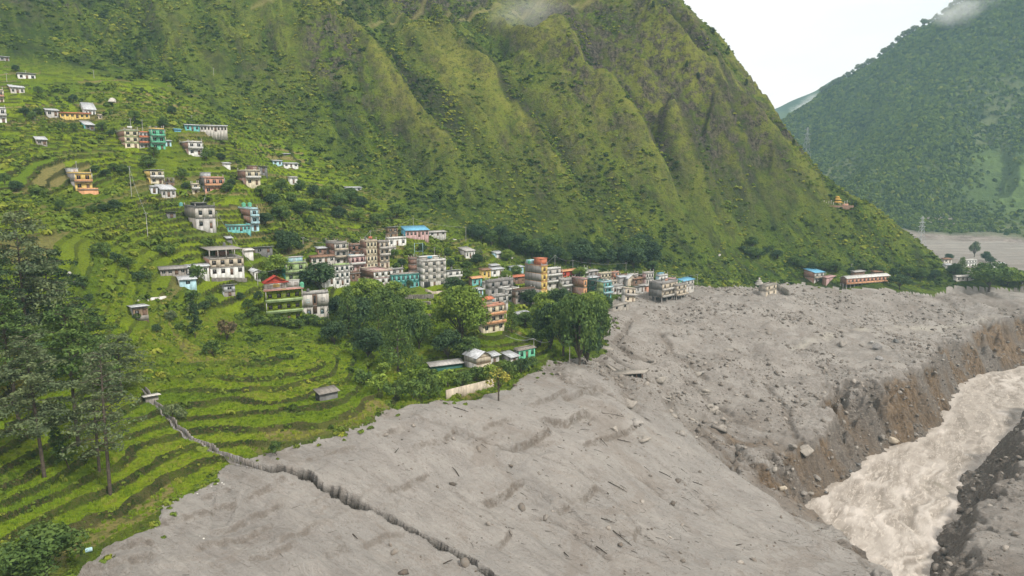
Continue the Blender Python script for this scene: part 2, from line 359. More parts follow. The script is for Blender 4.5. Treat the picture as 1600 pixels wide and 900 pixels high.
# ------------------------------------------------------------------ materials
class MT:
    """tiny node-tree writer"""
    def __init__(s, name, rough=.9, spec=.25):
        s.m = bpy.data.materials.new(name); s.m.use_nodes = True; s.t = s.m.node_tree
        s.b = s.t.nodes['Principled BSDF']; s.b.inputs['Roughness'].default_value = rough
        s.b.inputs['Specular IOR Level'].default_value = spec
    def n(s, typ, **kw): return N(s.t, typ, **kw)
    def l(s, a, b): s.t.links.new(a, b)
    def pos(s):
        if not hasattr(s, '_p'): s._p = s.n('ShaderNodeNewGeometry').outputs['Position']
        return s._p
    def noise(s, scale, detail=3, rough=.55, vec=None, stretch=None, dist=0):
        n = s.n('ShaderNodeTexNoise'); n.inputs['Scale'].default_value = scale; n.inputs['Detail'].default_value = detail
        n.inputs['Roughness'].default_value = rough; n.inputs['Distortion'].default_value = dist
        v = vec or s.pos()
        if stretch:
            m = s.n('ShaderNodeMapping', vector_type='TEXTURE'); m.inputs['Rotation'].default_value = (0, 0, stretch[1]); m.inputs['Scale'].default_value = tuple(1/x for x in stretch[0])
            s.l(v, m.inputs[0]); v = m.outputs[0]
        s.l(v, n.inputs['Vector']); return n.outputs['Fac']
    def ramp(s, f, a, b, ca=0., cb=1.):
        n = s.n('ShaderNodeMapRange', interpolation_type='SMOOTHSTEP'); s.l(f, n.inputs[0])
        for i, v in ((1, a), (2, b), (3, ca), (4, cb)): n.inputs[i].default_value = v
        return n.outputs[0]
    def mix(s, f, a, b, mode='MIX'):
        n = s.n('ShaderNodeMix', data_type='RGBA', blend_type=mode)
        for v, i in ((f, 0), (a, 6), (b, 7)):
            if isinstance(v, (tuple, list)): n.inputs[i].default_value = (*v[:3], 1)
            elif isinstance(v, (int, float)): n.inputs[i].default_value = v
            else: s.l(v, n.inputs[i])
        return n.outputs[2]
    def math(s, op, a, b=0.):
        n = s.n('ShaderNodeMath', operation=op)
        for v, i in ((a, 0), (b, 1)):
            if isinstance(v, (int, float)): n.inputs[i].default_value = v
            else: s.l(v, n.inputs[i])
        return n.outputs[0]
    def attr(s, name, typ='GEOMETRY'):
        return s.n('ShaderNodeAttribute', attribute_name=name, attribute_type=typ)
    def sep(s, name):
        a = s.attr(name); n = s.n('ShaderNodeSeparateColor'); s.l(a.outputs['Color'], n.inputs[0])
        return n.outputs[0], n.outputs[1], n.outputs[2], a.outputs['Alpha']
    def bump(s, h, dist, strength=1.0, normal=None):
        n = s.n('ShaderNodeBump'); n.inputs['Distance'].default_value = dist; n.inputs['Strength'].default_value = strength
        s.l(h, n.inputs['Height'])
        if normal: s.l(normal, n.inputs['Normal'])
        s.l(n.outputs[0], s.b.inputs['Normal']); return n.outputs[0]
    def col(s, c):
        if isinstance(c, (tuple, list)): s.b.inputs['Base Color'].default_value = (*c[:3], 1)
        else: s.l(c, s.b.inputs['Base Color'])
        return s.m

def green_ground():
    s = MT('grassy_slope', .95, .1)
    riser, patch, rock, farm = s.sep('va'); rib_, dry, dark, gully = s.sep('vb')
    n1 = s.noise(.035, 4, .6); n2 = s.noise(.20, 4, .65); n3 = s.noise(.55, 4, .72); n6 = s.noise(1.6, 3, .7)
    fl = s.noise(1.0, 4, .7, stretch=((.13, .022, .05), .64), dist=.4)     # streaks down the fall line
    c = s.mix(s.ramp(n1, .38, .62), (.056, .104, .012), (.105, .160, .018))
    c = s.mix(s.ramp(fl, .50, .60, 0, .85), c, (.150, .205, .022))
    c = s.mix(s.ramp(fl, .49, .39, 0, .8), c, (.040, .050, .024))
    c = s.mix(s.ramp(n2, .50, .64, 0, .55), c, (.125, .165, .022))
    c = s.mix(s.math('MULTIPLY', s.ramp(n3, .52, .62), .8), c, (.024, .046, .012))
    n5 = s.noise(.06, 5, .7)
    c = s.mix(s.math('MULTIPLY', s.ramp(n5, .56, .68), .35), c, (.115, .088, .045))
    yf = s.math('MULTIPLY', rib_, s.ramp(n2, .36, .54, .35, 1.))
    c = s.mix(yf, c, (.240, .250, .048))  # yellow grass, also painting the lit crests and left flanks of the ribs
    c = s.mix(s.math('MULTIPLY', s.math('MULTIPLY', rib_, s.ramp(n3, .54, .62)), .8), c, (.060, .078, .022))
    c = s.mix(s.math('MULTIPLY', gully, .95), c, s.mix(s.ramp(n3, .42, .6), (.020, .028, .016), (.070, .066, .044)))  # gully scrub plus the painted shade of the ribs' right flanks
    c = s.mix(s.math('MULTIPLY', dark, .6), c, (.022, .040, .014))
    p1 = s.mix(s.ramp(patch, .2, .8), (.260, .350, .014), (.150, .245, .015))
    p1 = s.mix(s.ramp(patch, .74, .86), p1, (.310, .265, .095))
    p1 = s.mix(s.math('MULTIPLY', s.ramp(n6, .46, .66), .50), p1, (.070, .125, .014))
    p1 = s.mix(s.math('MULTIPLY', s.ramp(n2, .56, .68), .55), p1, (.060, .098, .016))
    pr = s.mix(s.ramp(n6, .40, .62), (.034, .058, .010), (.095, .085, .034))
    p1 = s.mix(riser, p1, pr)
    c = s.mix(farm, c, p1)
    n4 = s.noise(.4, 5, .75, stretch=((1.6, .6, 1), .46))
    rk = s.mix(s.ramp(n4, .38, .62), (.026, .023, .022), (.150, .125, .098))
    rf = s.math('MULTIPLY', rock, s.ramp(s.noise(.13, 5, .72), .42, .56))
    c = s.mix(s.math('MULTIPLY', rf, .92), c, rk)
    c = s.mix(dry, c, (.260, .240, .090))
    s.col(c)
    h = s.math('ADD', s.noise(.45, 5, .78), s.math('MULTIPLY', n6, .30))
    s.bump(h, 3.2, 1.0)
    return s.m
def mud_mat():
    s = MT('grey_mud', .93, .12)
    stp, clf, trn, plat = s.sep('va'); wet, pale, tex, _ = s.sep('vb')
    n1 = s.noise(.03, 4, .6); n2 = s.noise(.25, 4, .6, stretch=((.35, 1.2, 1), -.64)); n3 = s.noise(1.2, 5, .75); n4 = s.noise(4.5, 3, .8)
    c = s.mix(s.ramp(n1, .35, .65), (.326, .311, .290), (.385, .364, .336))
    c = s.mix(s.math('MULTIPLY', s.ramp(n2, .40, .66), .55), c, (.268, .250, .230))
    c = s.mix(s.math('MULTIPLY', s.ramp(n3, .52, .66), .5), c, (.225, .194, .165))
    c = s.mix(s.ramp(s.noise(.05, 6, .75, dist=1.), .50, .60, 0, .5), c, (.262, .226, .192))
    c = s.mix(s.math('MULTIPLY', s.ramp(n4, .63, .74), .6), c, (.105, .092, .078))
    c = s.mix(s.math('MULTIPLY', plat, s.ramp(n3, .38, .60, .15, .75)), c, (.225, .200, .175))
    c = s.mix(s.math('MULTIPLY', pale, .75), c, (.430, .405, .350))
    sk = s.noise(1.0, 4, .75, stretch=((.10, .9, 1), -.60), dist=1.8)
    c = s.mix(s.ramp(sk, .55, .68, 0, .45), c, (.200, .175, .148))
    sk2 = s.noise(1.0, 3, .7, stretch=((.9, .07, 1), -.55), dist=.8)
    c = s.mix(s.ramp(sk2, .60, .70, 0, .20), c, (.200, .175, .148))
    c = s.mix(s.ramp(s.noise(.09, 5, .7), .46, .62, 0, .5), c, (.405, .382, .350))
    br = s.mix(s.ramp(s.noise(.6, 5, .75, stretch=((.22, 1.5, .5), -.95)), .36, .62), (.095, .064, .040), (.235, .168, .105))
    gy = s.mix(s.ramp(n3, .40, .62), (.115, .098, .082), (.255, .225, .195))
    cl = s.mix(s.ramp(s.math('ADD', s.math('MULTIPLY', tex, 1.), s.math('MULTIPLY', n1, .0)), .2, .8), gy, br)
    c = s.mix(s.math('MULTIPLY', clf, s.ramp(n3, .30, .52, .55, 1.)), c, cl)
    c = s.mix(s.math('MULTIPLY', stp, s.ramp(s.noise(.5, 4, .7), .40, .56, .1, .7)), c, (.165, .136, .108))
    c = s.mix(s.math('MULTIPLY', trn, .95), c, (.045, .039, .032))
    c = s.mix(wet, c, (.135, .122, .108))
    s.col(c)
    s2 = s.noise(.9, 5, .75, stretch=((.45, 1.2, 1), -.64))
    h = s.math('ADD', s.math('SUBTRACT', s2, s.math('MULTIPLY', sk, .8)), s.math('MULTIPLY', s.noise(3.2, 4, .75), .55))
    s.bump(h, .9, 1.)
    return s.m
def plain(name, c, rough=.85, var=.26, scale=.8, stain=None, spec=.25, fine=None):
    """painted or natural surface with wear: two scales of tone, streaks running down the wall"""
    s = MT(name, rough, spec)
    ob = s.n('ShaderNodeTexCoord').outputs['Object']
    n1 = s.noise(scale, 4, .65, vec=ob); n2 = s.noise(1.2, 3, .6, vec=ob, stretch=((1, 1, .18), 0))
    d = tuple(x*(1-var) for x in c); li = tuple(min(.85, x*(1+var*.6)) for x in c)
    k = s.mix(s.ramp(n1, .35, .65), d, li)
    k = s.mix(s.ramp(n2, .48, .66, 0, .55 if stain is None else stain), k, tuple(x*.45+.02 for x in c))
    if fine: k = s.mix(s.ramp(s.noise(fine[0], 2, .6, vec=ob), .45, .6, 0, .6), k, fine[1])
    s.col(k); return s.m
def brick_mat():
    s = MT('bare_brick', .95, .1)
    ob = s.n('ShaderNodeTexCoord').outputs['Object']
    k = s.mix(s.ramp(s.noise(1.4, 4, .7, vec=ob), .35, .65), (.175, .088, .062), (.275, .165, .125))
    k = s.mix(s.ramp(s.noise(.4, 3, .6, vec=ob), .5, .66, 0, .7), k, (.21, .185, .165))
    w = s.n('ShaderNodeTexWave', wave_type='BANDS', bands_direction='Z'); w.inputs['Scale'].default_value = 1.1; s.l(ob, w.inputs[0])
    k = s.mix(s.ramp(w.outputs['Fac'], .8, .95, 0, .35), k, (.30, .27, .24))
    s.col(k); return s.m
def foliage(name, a, b, c_, scale=.35):
    s = MT(name, .8, .15)
    ob = s.n('ShaderNodeObjectInfo').outputs['Random']; t = s.attr('tint')
    k = s.mix(t.outputs['Fac'], a, b)
    k = s.mix(s.ramp(s.noise(scale, 3, .6), .42, .66), k, c_)
    k = s.mix(s.math('MULTIPLY', ob, .35), k, tuple(x*.62 for x in a))
    s.col(k)
    tr = s.n('ShaderNodeBsdfTranslucent'); s.l(k, tr.inputs[0]); mx_ = s.n('ShaderNodeMixShader'); mx_.inputs[0].default_value = .22
    o = s.t.nodes['Material Output']; s.l(s.b.outputs[0], mx_.inputs[1]); s.l(tr.outputs[0], mx_.inputs[2]); s.l(mx_.outputs[0], o.inputs[0])
    return s.m
def water_mat():
    s = MT('silty_water', .5, .3)
    fo, trg, _, _ = s.sep('va')
    n1 = s.noise(.07, 5, .7, stretch=((.5, 1.5, 1), .95), dist=2.0); n2 = s.noise(.55, 4, .65, dist=1.5, stretch=((.45, 1.5, 1), .95))
    k = s.mix(s.ramp(n1, .36, .62), (.190, .163, .134), (.318, .282, .242))
    k = s.mix(s.ramp(n2, .50, .68, 0, .55), k, (.600, .540, .470))
    k = s.mix(s.math('MULTIPLY', trg, .9), k, (.165, .145, .110))
    k = s.mix(s.math('MULTIPLY', fo, .6), k, (.57, .525, .475))
    s.col(k); s.bump(n2, .35, .45)
    return s.m
M_ = {}
M_['green'] = green_ground(); M_['mud'] = mud_mat(); M_['water'] = water_mat()
M_['brick'] = brick_mat()

def add_mesh(name, V, Fc, mats, parent=None, attrs=None, smooth=False, kind=None, mi=None, normals=None):
    me = bpy.data.meshes.new(name)
    V = np.asarray(V, dtype=np.float32); Fc = np.asarray(Fc, dtype=np.int32)
    me.vertices.add(len(V)); me.vertices.foreach_set('co', V.ravel())
    k = Fc.shape[1]; me.loops.add(Fc.size); me.loops.foreach_set('vertex_index', Fc.ravel())
    me.polygons.add(len(Fc)); me.polygons.foreach_set('loop_start', np.arange(0, Fc.size, k, dtype=np.int32))
    if mi is not None: me.polygons.foreach_set('material_index', np.asarray(mi, dtype=np.int32))
    me.update(calc_edges=True)
    if smooth: me.polygons.foreach_set('use_smooth', np.ones(len(Fc), bool))
    for m in (mats if isinstance(mats, (list, tuple)) else [mats]): me.materials.append(m)
    for an, av in (attrs or {}).items():
        av = np.asarray(av, dtype=np.float32)
        a = me.attributes.new(an, 'FLOAT_COLOR' if av.ndim == 2 else 'FLOAT', 'POINT')
        a.data.foreach_set('color' if av.ndim == 2 else 'value', av.ravel())
    if normals is not None: me.normals_split_custom_set_from_vertices(np.asarray(normals, dtype=np.float32))
    o = bpy.data.objects.new(name, me); COL.objects.link(o)
    if parent: o.parent = parent
    if kind: o['kind'] = kind
    return o
def grid_faces(na, nr):
    i, j = np.meshgrid(np.arange(na-1), np.arange(nr-1), indexing='ij')
    a = i*nr+j; return np.stack([a, a+nr, a+nr+1, a+1], -1).reshape(-1, 4)[:, ::-1]
def sub_mesh(name, V, Fc, mask, mat, A, kind='structure', normals=None):
    f = Fc[mask]; u, inv = np.unique(f, return_inverse=True)
    o = add_mesh(name, V[u], inv.reshape(f.shape), mat, attrs={k: a[u] for k, a in A.items()}, smooth=True, kind=kind, normals=None if normals is None else normals[u])
    return o
V = np.stack([GX, GY, ZF], -1).reshape(-1, 3)
Fc = grid_faces(*GX.shape)[:, ::-1]
# vertex normals of the whole sheet so that the seams between its pieces do not show
Zr = np.stack([GX, GY, ZF], -1); du = np.gradient(Zr, axis=0); dv = np.gradient(Zr, axis=1)
NR = np.cross(du, dv); NR /= np.linalg.norm(NR, axis=-1, keepdims=True)+1e-9
NR = np.where(NR[..., 2:3] < 0, -NR, NR); SLOPE = 1-NR[..., 2]; NRf = NR.reshape(-1, 3)
glr = rb*.5+rb2*1.0+rb3*.8
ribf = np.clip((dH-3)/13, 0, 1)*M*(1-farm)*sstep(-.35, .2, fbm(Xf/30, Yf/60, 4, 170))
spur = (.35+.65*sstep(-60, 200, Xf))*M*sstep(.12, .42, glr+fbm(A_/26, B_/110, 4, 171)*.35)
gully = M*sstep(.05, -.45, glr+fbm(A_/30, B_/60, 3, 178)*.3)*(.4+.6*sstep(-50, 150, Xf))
grassy = np.clip(np.maximum(np.maximum(ribf, spur)*(1-RIB_SHADE*.8), RIB_LIT_GRASS*sstep(-.5, .0, fbm(Xf/12, Yf/12, 3, 180))), 0, 1); gully = np.maximum(gully*(1-RIB_LIT_GRASS), RIB_SHADE*.8)  # both masks also carry the ribs' painted lit and shaded flanks
path = (1-sstep(.8, 1.9, rdist))*M
darkn = sstep(.02, .4, fbm(Xf/34, Yf/34, 4, 173))*.55*(1-farm)
rock_ = np.clip((rockn*1.15)*(1-RIB_LIT_GRASS*.8)+RIB_SHADE*RZ*.5+M*sstep(.42, .62, SLOPE)*.6, 0, 1)
TW2 = TW*(.25+.75*TG)
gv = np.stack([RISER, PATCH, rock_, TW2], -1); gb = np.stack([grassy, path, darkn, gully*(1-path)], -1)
steep = MUDM*sstep(.24, .42, SLOPE)
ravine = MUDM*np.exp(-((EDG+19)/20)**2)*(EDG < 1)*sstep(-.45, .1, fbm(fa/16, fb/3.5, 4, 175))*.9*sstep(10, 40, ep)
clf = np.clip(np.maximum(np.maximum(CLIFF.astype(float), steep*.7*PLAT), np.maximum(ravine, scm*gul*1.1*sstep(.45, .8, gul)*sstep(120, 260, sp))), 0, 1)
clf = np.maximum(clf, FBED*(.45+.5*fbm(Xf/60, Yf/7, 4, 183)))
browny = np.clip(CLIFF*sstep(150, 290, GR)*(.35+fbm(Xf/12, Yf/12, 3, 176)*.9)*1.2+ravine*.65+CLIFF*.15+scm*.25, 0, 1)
pale = MUDM*np.clip(np.exp(-(seg_dist(Xf, Yf, wpoly([(1240,545),(1300,525),(1400,515),(1500,510),(1600,490)]))[0]/2.5)**2)*sstep(-.2, .3, fbm(Xf/14, Yf/14, 3, 177)), 0, 1)
wet = np.clip((1-sstep(.2, 1.4, land))*sstep(-.8, .2, land), 0, 1)*.6
rightbank = in_poly(Xf, Yf, [(p[0], p[1]) for p in RRt]+[(900, RRt[-1][1]+10), (900, 10), (RRt[0][0], 10)]) & (GR < 420)
rbk = rightbank.astype(float)*MUDM
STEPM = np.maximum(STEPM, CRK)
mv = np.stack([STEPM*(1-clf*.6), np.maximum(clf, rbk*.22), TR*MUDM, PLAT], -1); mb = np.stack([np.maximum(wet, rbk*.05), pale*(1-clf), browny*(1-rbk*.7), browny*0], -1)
flat = lambda a: a.reshape(-1, a.shape[-1])
mudv = (mudsd.ravel() > 0); fm = mudv[Fc].mean(1) >= .5
farbed = FBED > .5
fm = fm | (farbed.ravel()[Fc].mean(1) > .5)
trn = (TR.ravel()[Fc].mean(1) > .55); fm = fm | trn
rbf = rightbank.ravel()[Fc].mean(1) >= .5
ff = ((farm > .5).ravel()[Fc].mean(1) >= .5)
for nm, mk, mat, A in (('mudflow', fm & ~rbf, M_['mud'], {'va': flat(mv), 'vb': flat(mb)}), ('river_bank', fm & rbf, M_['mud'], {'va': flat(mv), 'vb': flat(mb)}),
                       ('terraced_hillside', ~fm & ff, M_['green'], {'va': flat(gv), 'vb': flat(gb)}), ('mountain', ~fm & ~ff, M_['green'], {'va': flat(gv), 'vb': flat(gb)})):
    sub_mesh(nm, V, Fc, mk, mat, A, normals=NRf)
# river surface
xs = np.arange(30, 640, .8); ys = np.arange(60, 420, .8)
def river():
    P = np.array(RIVER); x0, y0 = P.min(0)-4; x1, y1 = P.max(0)+4
    x1 = min(x1, 420); st = .6
    X, Y = np.meshgrid(np.arange(x0, x1, st), np.arange(y0, y1, st), indexing='ij')
    sd_ = poly_sd(X, Y, RIVER)
    th = .62; wx = fbm(X/16, Y/16, 3, 5)*7; a = X*math.sin(th)+Y*math.cos(th)+wx; b = X*math.cos(th)-Y*math.sin(th)+fbm(X/12, Y/12, 3, 6)*5
    wv = fbm(a/13, b/4.2, 4, 200, .55); rg = ridged(a/16, b/3.0, 4, 205, .55)
    rough = sstep(-.15, .35, fbm(X/26, Y/26, 3, 203))
    Z = wv*(.3+.6*rough)+(rg-.5)*(.2+.55*rough)
    foam = np.clip(sstep(.58, .85, rg)*(.25+.75*rough)+sstep(.2, .55, wv)*.4+np.exp(-(sd_/1.5)**2)*.5, 0, 1)
    trough = sstep(.42, .25, rg)*(.3+.7*rough)
    Vr = np.stack([X, Y, Z], -1).reshape(-1, 3); Fr = grid_faces(*X.shape)
    keep = (sd_.ravel() > -3.5)[Fr].all(1)
    A = np.stack([foam, trough, foam, foam], -1).reshape(-1, 4)
    n = np.cross(Vr[Fr[0, 1]]-Vr[Fr[0, 0]], Vr[Fr[0, 2]]-Vr[Fr[0, 0]])[2]
    if n < 0: Fr = Fr[:, ::-1]
    sub_mesh('river', Vr, Fr, keep, M_['water'], {'va': A})
river()

# ---- far mountains
CF = []
for px, py, D in ((1245,205,1560),(1300,165,1510),(1350,130,1480),(1400,95,1450),(1450,67,1420),(1500,40,1390),(1560,0,1340),(1700,-90,1280),(1850,-180,1220),
                  (1100,330,1650),(1420,376,820),(1480,383,800),(1530,392,770),(1600,396,740),(1700,400,730),(1800,400,700),
                  (1600,330,860),(1600,250,980),(1500,330,900),(1450,290,1010),(1400,300,1000),(1350,280,1120),(1420,200,1220),(1500,230,1050),(1600,120,1180),(1500,120,1270),(1330,220,1330),(1700,250,930),(1750,100,1100)):
    CF.append(at_D(px, py, D))
for px, py, D in ((1245,205,1560),(1400,95,1450),(1560,0,1340),(1700,-90,1280)):
    x, y, z = at_D(px, py, D); CF.append((x-60, y+230, z-170)); CF.append((x-100, y+600, z-380))
for x, y in ((250,650),(450,560),(600,600),(800,560),(300,900),(350,1150),(420,1400)): CF.append((x, y, CAMZ-76))
CF = np.array(CF); tf = tps_fit(CF, .01)
az2 = np.radians(np.arange(16, 56, .11)); r2 = [600.]
while r2[-1] < 2500: r2.append(r2[-1]*(1.0042 if r2[-1] < 1900 else 1.02))
r2 = np.array(r2); A2, R2 = np.meshgrid(az2, r2, indexing='ij'); X2 = np.sin(A2)*R2; Y2 = np.cos(A2)*R2
Zf2 = tf(X2, Y2)
m2 = sstep(CAMZ-70, CAMZ-10, Zf2)
a2 = X2*.80+Y2*.60; b2 = -X2*.60+Y2*.80      # its ribs run down to the left
Zf2 = Zf2+m2*((ridged(b2/190+fbm(X2/200, Y2/200, 2, 230)*.6, a2/600, 4, 231)-.5)*115+(ridged(b2/60, a2/180, 3, 235)-.5)*18+fbm(X2/12, Y2/12, 3, 240)*4)
fter = m2*sstep(0, .15, (X2-(Y2*.62+5))/400)*(1-sstep(CAMZ+20, CAMZ+60, Zf2+fbm(X2/90, Y2/90, 3, 247)*30))*(1-sstep(1250, 1400, R2))
st2 = 7.0; qq = Zf2/st2; f3 = qq-np.floor(qq); Zf2 = Zf2+fter*(np.floor(qq)+sstep(.6, 1, f3)-qq)*st2*.8
Zf2 = np.maximum(Zf2, CAMZ-76+fbm(X2/40, Y2/40, 3, 244)*2)
def far_mat():
    s = MT('forested_slope', .95, .1)
    fa_, bd, dk, _ = s.sep('va')
    n1 = s.noise(.006, 4, .6); n2 = s.noise(.05, 5, .7)
    c = s.mix(s.ramp(n1, .4, .62), (.030, .050, .020), (.060, .090, .028))
    c = s.mix(s.ramp(n2, .45, .62), c, (.075, .098, .036))
    c = s.mix(s.math('MULTIPLY', dk, s.ramp(n2, .36, .54)), c, (.115, .135, .060))
    t = s.mix(s.ramp(n2, .42, .58), (.100, .150, .040), (.065, .100, .030))
    c = s.mix(s.math('MULTIPLY', fa_, s.ramp(n1, .35, .6, .35, 1.)), c, t)
    bdm = s.mix(s.ramp(s.noise(.05, 4, .7, stretch=((1, 3, 1), -.3)), .4, .6), (.170, .145, .130), (.270, .238, .212))
    c = s.mix(bd, c, bdm); s.col(c); s.bump(n2, 12, .8); return s.m
bedm = 1-sstep(CAMZ-73, CAMZ-58, Zf2+fbm(X2/60, Y2/60, 3, 246)*8)
bedm = np.clip(np.maximum(bedm, sstep(.3, .7, bedm)), 0, 1)
gr2 = sstep(.05, .45, fbm(b2/70, a2/260, 4, 250))
slip = np.exp(-(((X2-at_D(1462, 330, 890)[0])/22)**2+((Y2-890)/34)**2))
va2 = np.stack([np.clip(fter*1.1, 0, 1), np.clip(bedm+(slip > .4), 0, 1), gr2, gr2], -1).reshape(-1, 4)
V2 = np.stack([X2, Y2, Zf2], -1).reshape(-1, 3); F2 = grid_faces(*X2.shape)[:, ::-1]
add_mesh('far_mountain', V2, F2, far_mat(), attrs={'va': va2}, smooth=True, kind='structure')
# distant peak
def distant():
    xs = np.linspace(500, 2100, 110); ys = np.linspace(2200, 3300, 70)
    X, Y = np.meshgrid(xs, ys, indexing='ij')
    px0, py0, pz = at_D(1310, 152, 2600); 
    d = np.hypot((X-px0-60)/1.25, (Y-2700))
    Z = pz+40-d*.52+(ridged(X/500, Y/500, 4, 260)-.5)*160
    Z = np.maximum(Z, CAMZ-100)
    Fd = grid_faces(*X.shape)[:, ::-1]
    s = MT('distant_slope', .95, .1); s.col(s.mix(s.ramp(s.noise(.01, 4, .6), .4, .6), (.03, .05, .02), (.06, .085, .03)))
    add_mesh('distant_mountain', np.stack([X, Y, Z], -1).reshape(-1, 3), Fd, s.m, smooth=True, kind='structure')
distant()
# base ground out to the horizon
s_ = MT('valley_floor', .95, .1); s_.col((.16, .16, .11))
add_mesh('ground', [(-1290, -290, -6), (2690, -290, -6), (2690, 3490, -6), (-1290, 3490, -6)], [(0, 1, 2, 3)], s_.m, kind='structure')
# the air
def haze():
    ZTOP = max(max((o.matrix_world @ Vector(c)).z for c in o.bound_box) for o in COL.objects if o.type == 'MESH')+12; print('ZTOP', ZTOP)
    m = bpy.data.materials.new('air'); m.use_nodes = True; t = m.node_tree; t.nodes.clear()
    o = t.nodes.new('ShaderNodeOutputMaterial'); p = t.nodes.new('ShaderNodeVolumePrincipled')
    p.inputs['Color'].default_value = (.52, .84, 1.0, 1); p.inputs['Density'].default_value = .00014; p.inputs['Anisotropy'].default_value = .0
    t.links.new(p.outputs[0], o.inputs['Volume'])
    x0, x1, y0, y1, z0, z1 = -1300, 2700, -300, 3500, -8.5, ZTOP
    Vh = [(x, y, z) for x in (x0, x1) for y in (y0, y1) for z in (z0, z1)]
    Fh = [(0, 1, 3, 2), (4, 6, 7, 5), (0, 4, 5, 1), (2, 3, 7, 6), (0, 2, 6, 4), (1, 5, 7, 3)]
    add_mesh('haze', Vh, Fh, m, kind='stuff')
# ------------------------------------------------------------------ vegetation
L_ = {}
L_['bright'] = foliage('leaves_bright', (0.151, 0.242, 0.036), (0.272, 0.352, 0.056), (0.101, 0.165, 0.033))
L_['mid'] = foliage('leaves_mid', (0.085, 0.150, 0.036), (0.161, 0.234, 0.052), (0.056, 0.101, 0.030))
L_['dark'] = foliage('leaves_dark', (0.044, 0.085, 0.036), (0.088, 0.142, 0.052), (0.033, 0.060, 0.029))
L_['grey'] = foliage('leaves_greygreen', (.125, .168, .080), (.215, .260, .115), (.085, .118, .060))
L_['rust'] = foliage('leaves_rust', (0.161, 0.121, 0.065), (0.252, 0.181, 0.091), (0.101, 0.096, 0.048))
L_['gold'] = foliage('leaves_gold', (0.272, 0.282, 0.052), (0.443, 0.384, 0.070), (0.172, 0.191, 0.044))
M_['bark'] = plain('bark', (.085, .068, .052), .95, .35, 2.0)
def quads(P, Nn, size, r, asp=1.5):
    """leaf quads at P, roughly facing Nn"""
    n = len(P); Nn = Nn+r.normal(0, .55, (n, 3)); Nn /= np.linalg.norm(Nn, axis=1, keepdims=True)+1e-9
    t = np.cross(Nn, r.normal(0, 1, (n, 3))); t /= np.linalg.norm(t, axis=1, keepdims=True)+1e-9
    b = np.cross(Nn, t); s = (size*r.uniform(.6, 1.35, n))[:, None]
    t = t*s*asp*.5; b = b*s*.5; k = Nn*s*.18
    Vq = np.stack([P-t, P-b*.9+k, P+t, P+b*.9+k], 1).reshape(-1, 3)
    return Vq, np.arange(n*4).reshape(-1, 4)
def tube(p0, p1, r0, r1, seg=6, bend=None):
    pts = [np.array(p0, float), np.array(p1, float)]
    if bend is not None: pts = [pts[0], (pts[0]+pts[1])/2+np.array(bend), pts[1]]
    rad = np.linspace(r0, r1, len(pts)); Vt = []; Ft = []
    for i, p in enumerate(pts):
        d = pts[min(i+1, len(pts)-1)]-pts[max(i-1, 0)]; d = d/np.linalg.norm(d)
        a = np.cross(d, (0.31, .95, .1)); a /= np.linalg.norm(a); b = np.cross(d, a)
        for k in range(seg):
            th = 2*math.pi*k/seg; Vt.append(p+rad[i]*(math.cos(th)*a+math.sin(th)*b))
    for i in range(len(pts)-1):
        for k in range(seg):
            Ft.append((i*seg+k, i*seg+(k+1) % seg, (i+1)*seg+(k+1) % seg, (i+1)*seg+k))
    return np.array(Vt), np.array(Ft)
def join(L):
    Vs = []; Fs = []; o = 0
    for v, f in L: Vs.append(v); Fs.append(f+o); o += len(v)
    return np.concatenate(Vs), np.concatenate(Fs)
def mesh_only(name, V_, F_, mat, tint=None, smooth=False):
    o = add_mesh(name, V_, F_, mat, attrs=None if tint is None else {'tint': tint}, smooth=smooth)
    me = o.data; bpy.data.objects.remove(o); return me
def crown_from(centres, radii, nper, size, r, squash=.75, droop=0.):
    Ps = []; Ns = []; T = []
    for c, R in zip(centres, radii):
        n = max(6, int(nper*R*R)); d = r.normal(0, 1, (n, 3)); d[:, 2] += .25; d /= np.linalg.norm(d, axis=1, keepdims=True)
        rad = R*r.uniform(.55, 1.08, n)[:, None]; p = c+d*rad*np.array([1, 1, squash]); p[:, 2] -= droop*(rad[:, 0]**2)
        Ps.append(p); Ns.append(d); T.append(np.full(n, np.clip(r.normal(.5, .28), 0, 1))+r.normal(0, .12, n))
    P = np.concatenate(Ps); Vq, Fq = quads(P, np.concatenate(Ns), size, r)
    return Vq, Fq, np.clip(np.repeat(np.concatenate(T), 4), 0, 1)
TREE = {}
def make_broad(key, H, R, seed, size, nper, n=26, trunk=.28, leaf='mid', flatb=.55):
    r = np.random.default_rng(seed); tb = [tube((0, 0, -1.2), (r.normal(0, .2), r.normal(0, .2), H*trunk), H*.028, H*.020, 7)]
    top = np.array([0, 0, H*trunk]); cs = []; rs = []
    for i in range(n):
        th = i*2.399+r.normal(0, .3); v = r.uniform(-.35, 1)
        rho = math.sqrt(max(0, 1-v*v))*R*r.uniform(.45, .85); z = H*(trunk+(1-trunk)*(.42+.42*v))
        c = np.array([math.cos(th)*rho, math.sin(th)*rho, z]); cs.append(c); rs.append(R*r.uniform(.24, .42))
        if i % 2 == 0: tb.append(tube(top*r.uniform(.8, 1.), c*[.85, .85, .97], H*.012, H*.004, 5, bend=(0, 0, r.uniform(-.2, .5))))
    tb.append(tube(top, (0, 0, H*.85), H*.019, H*.005, 6))
    Vq, Fq, T = crown_from(cs, rs, nper, size, r, .78)
    TREE[key] = (mesh_only(key+'_crown', Vq, Fq, L_[leaf], T), mesh_only(key+'_trunk', *join(tb), M_['bark'], smooth=True), H, R)
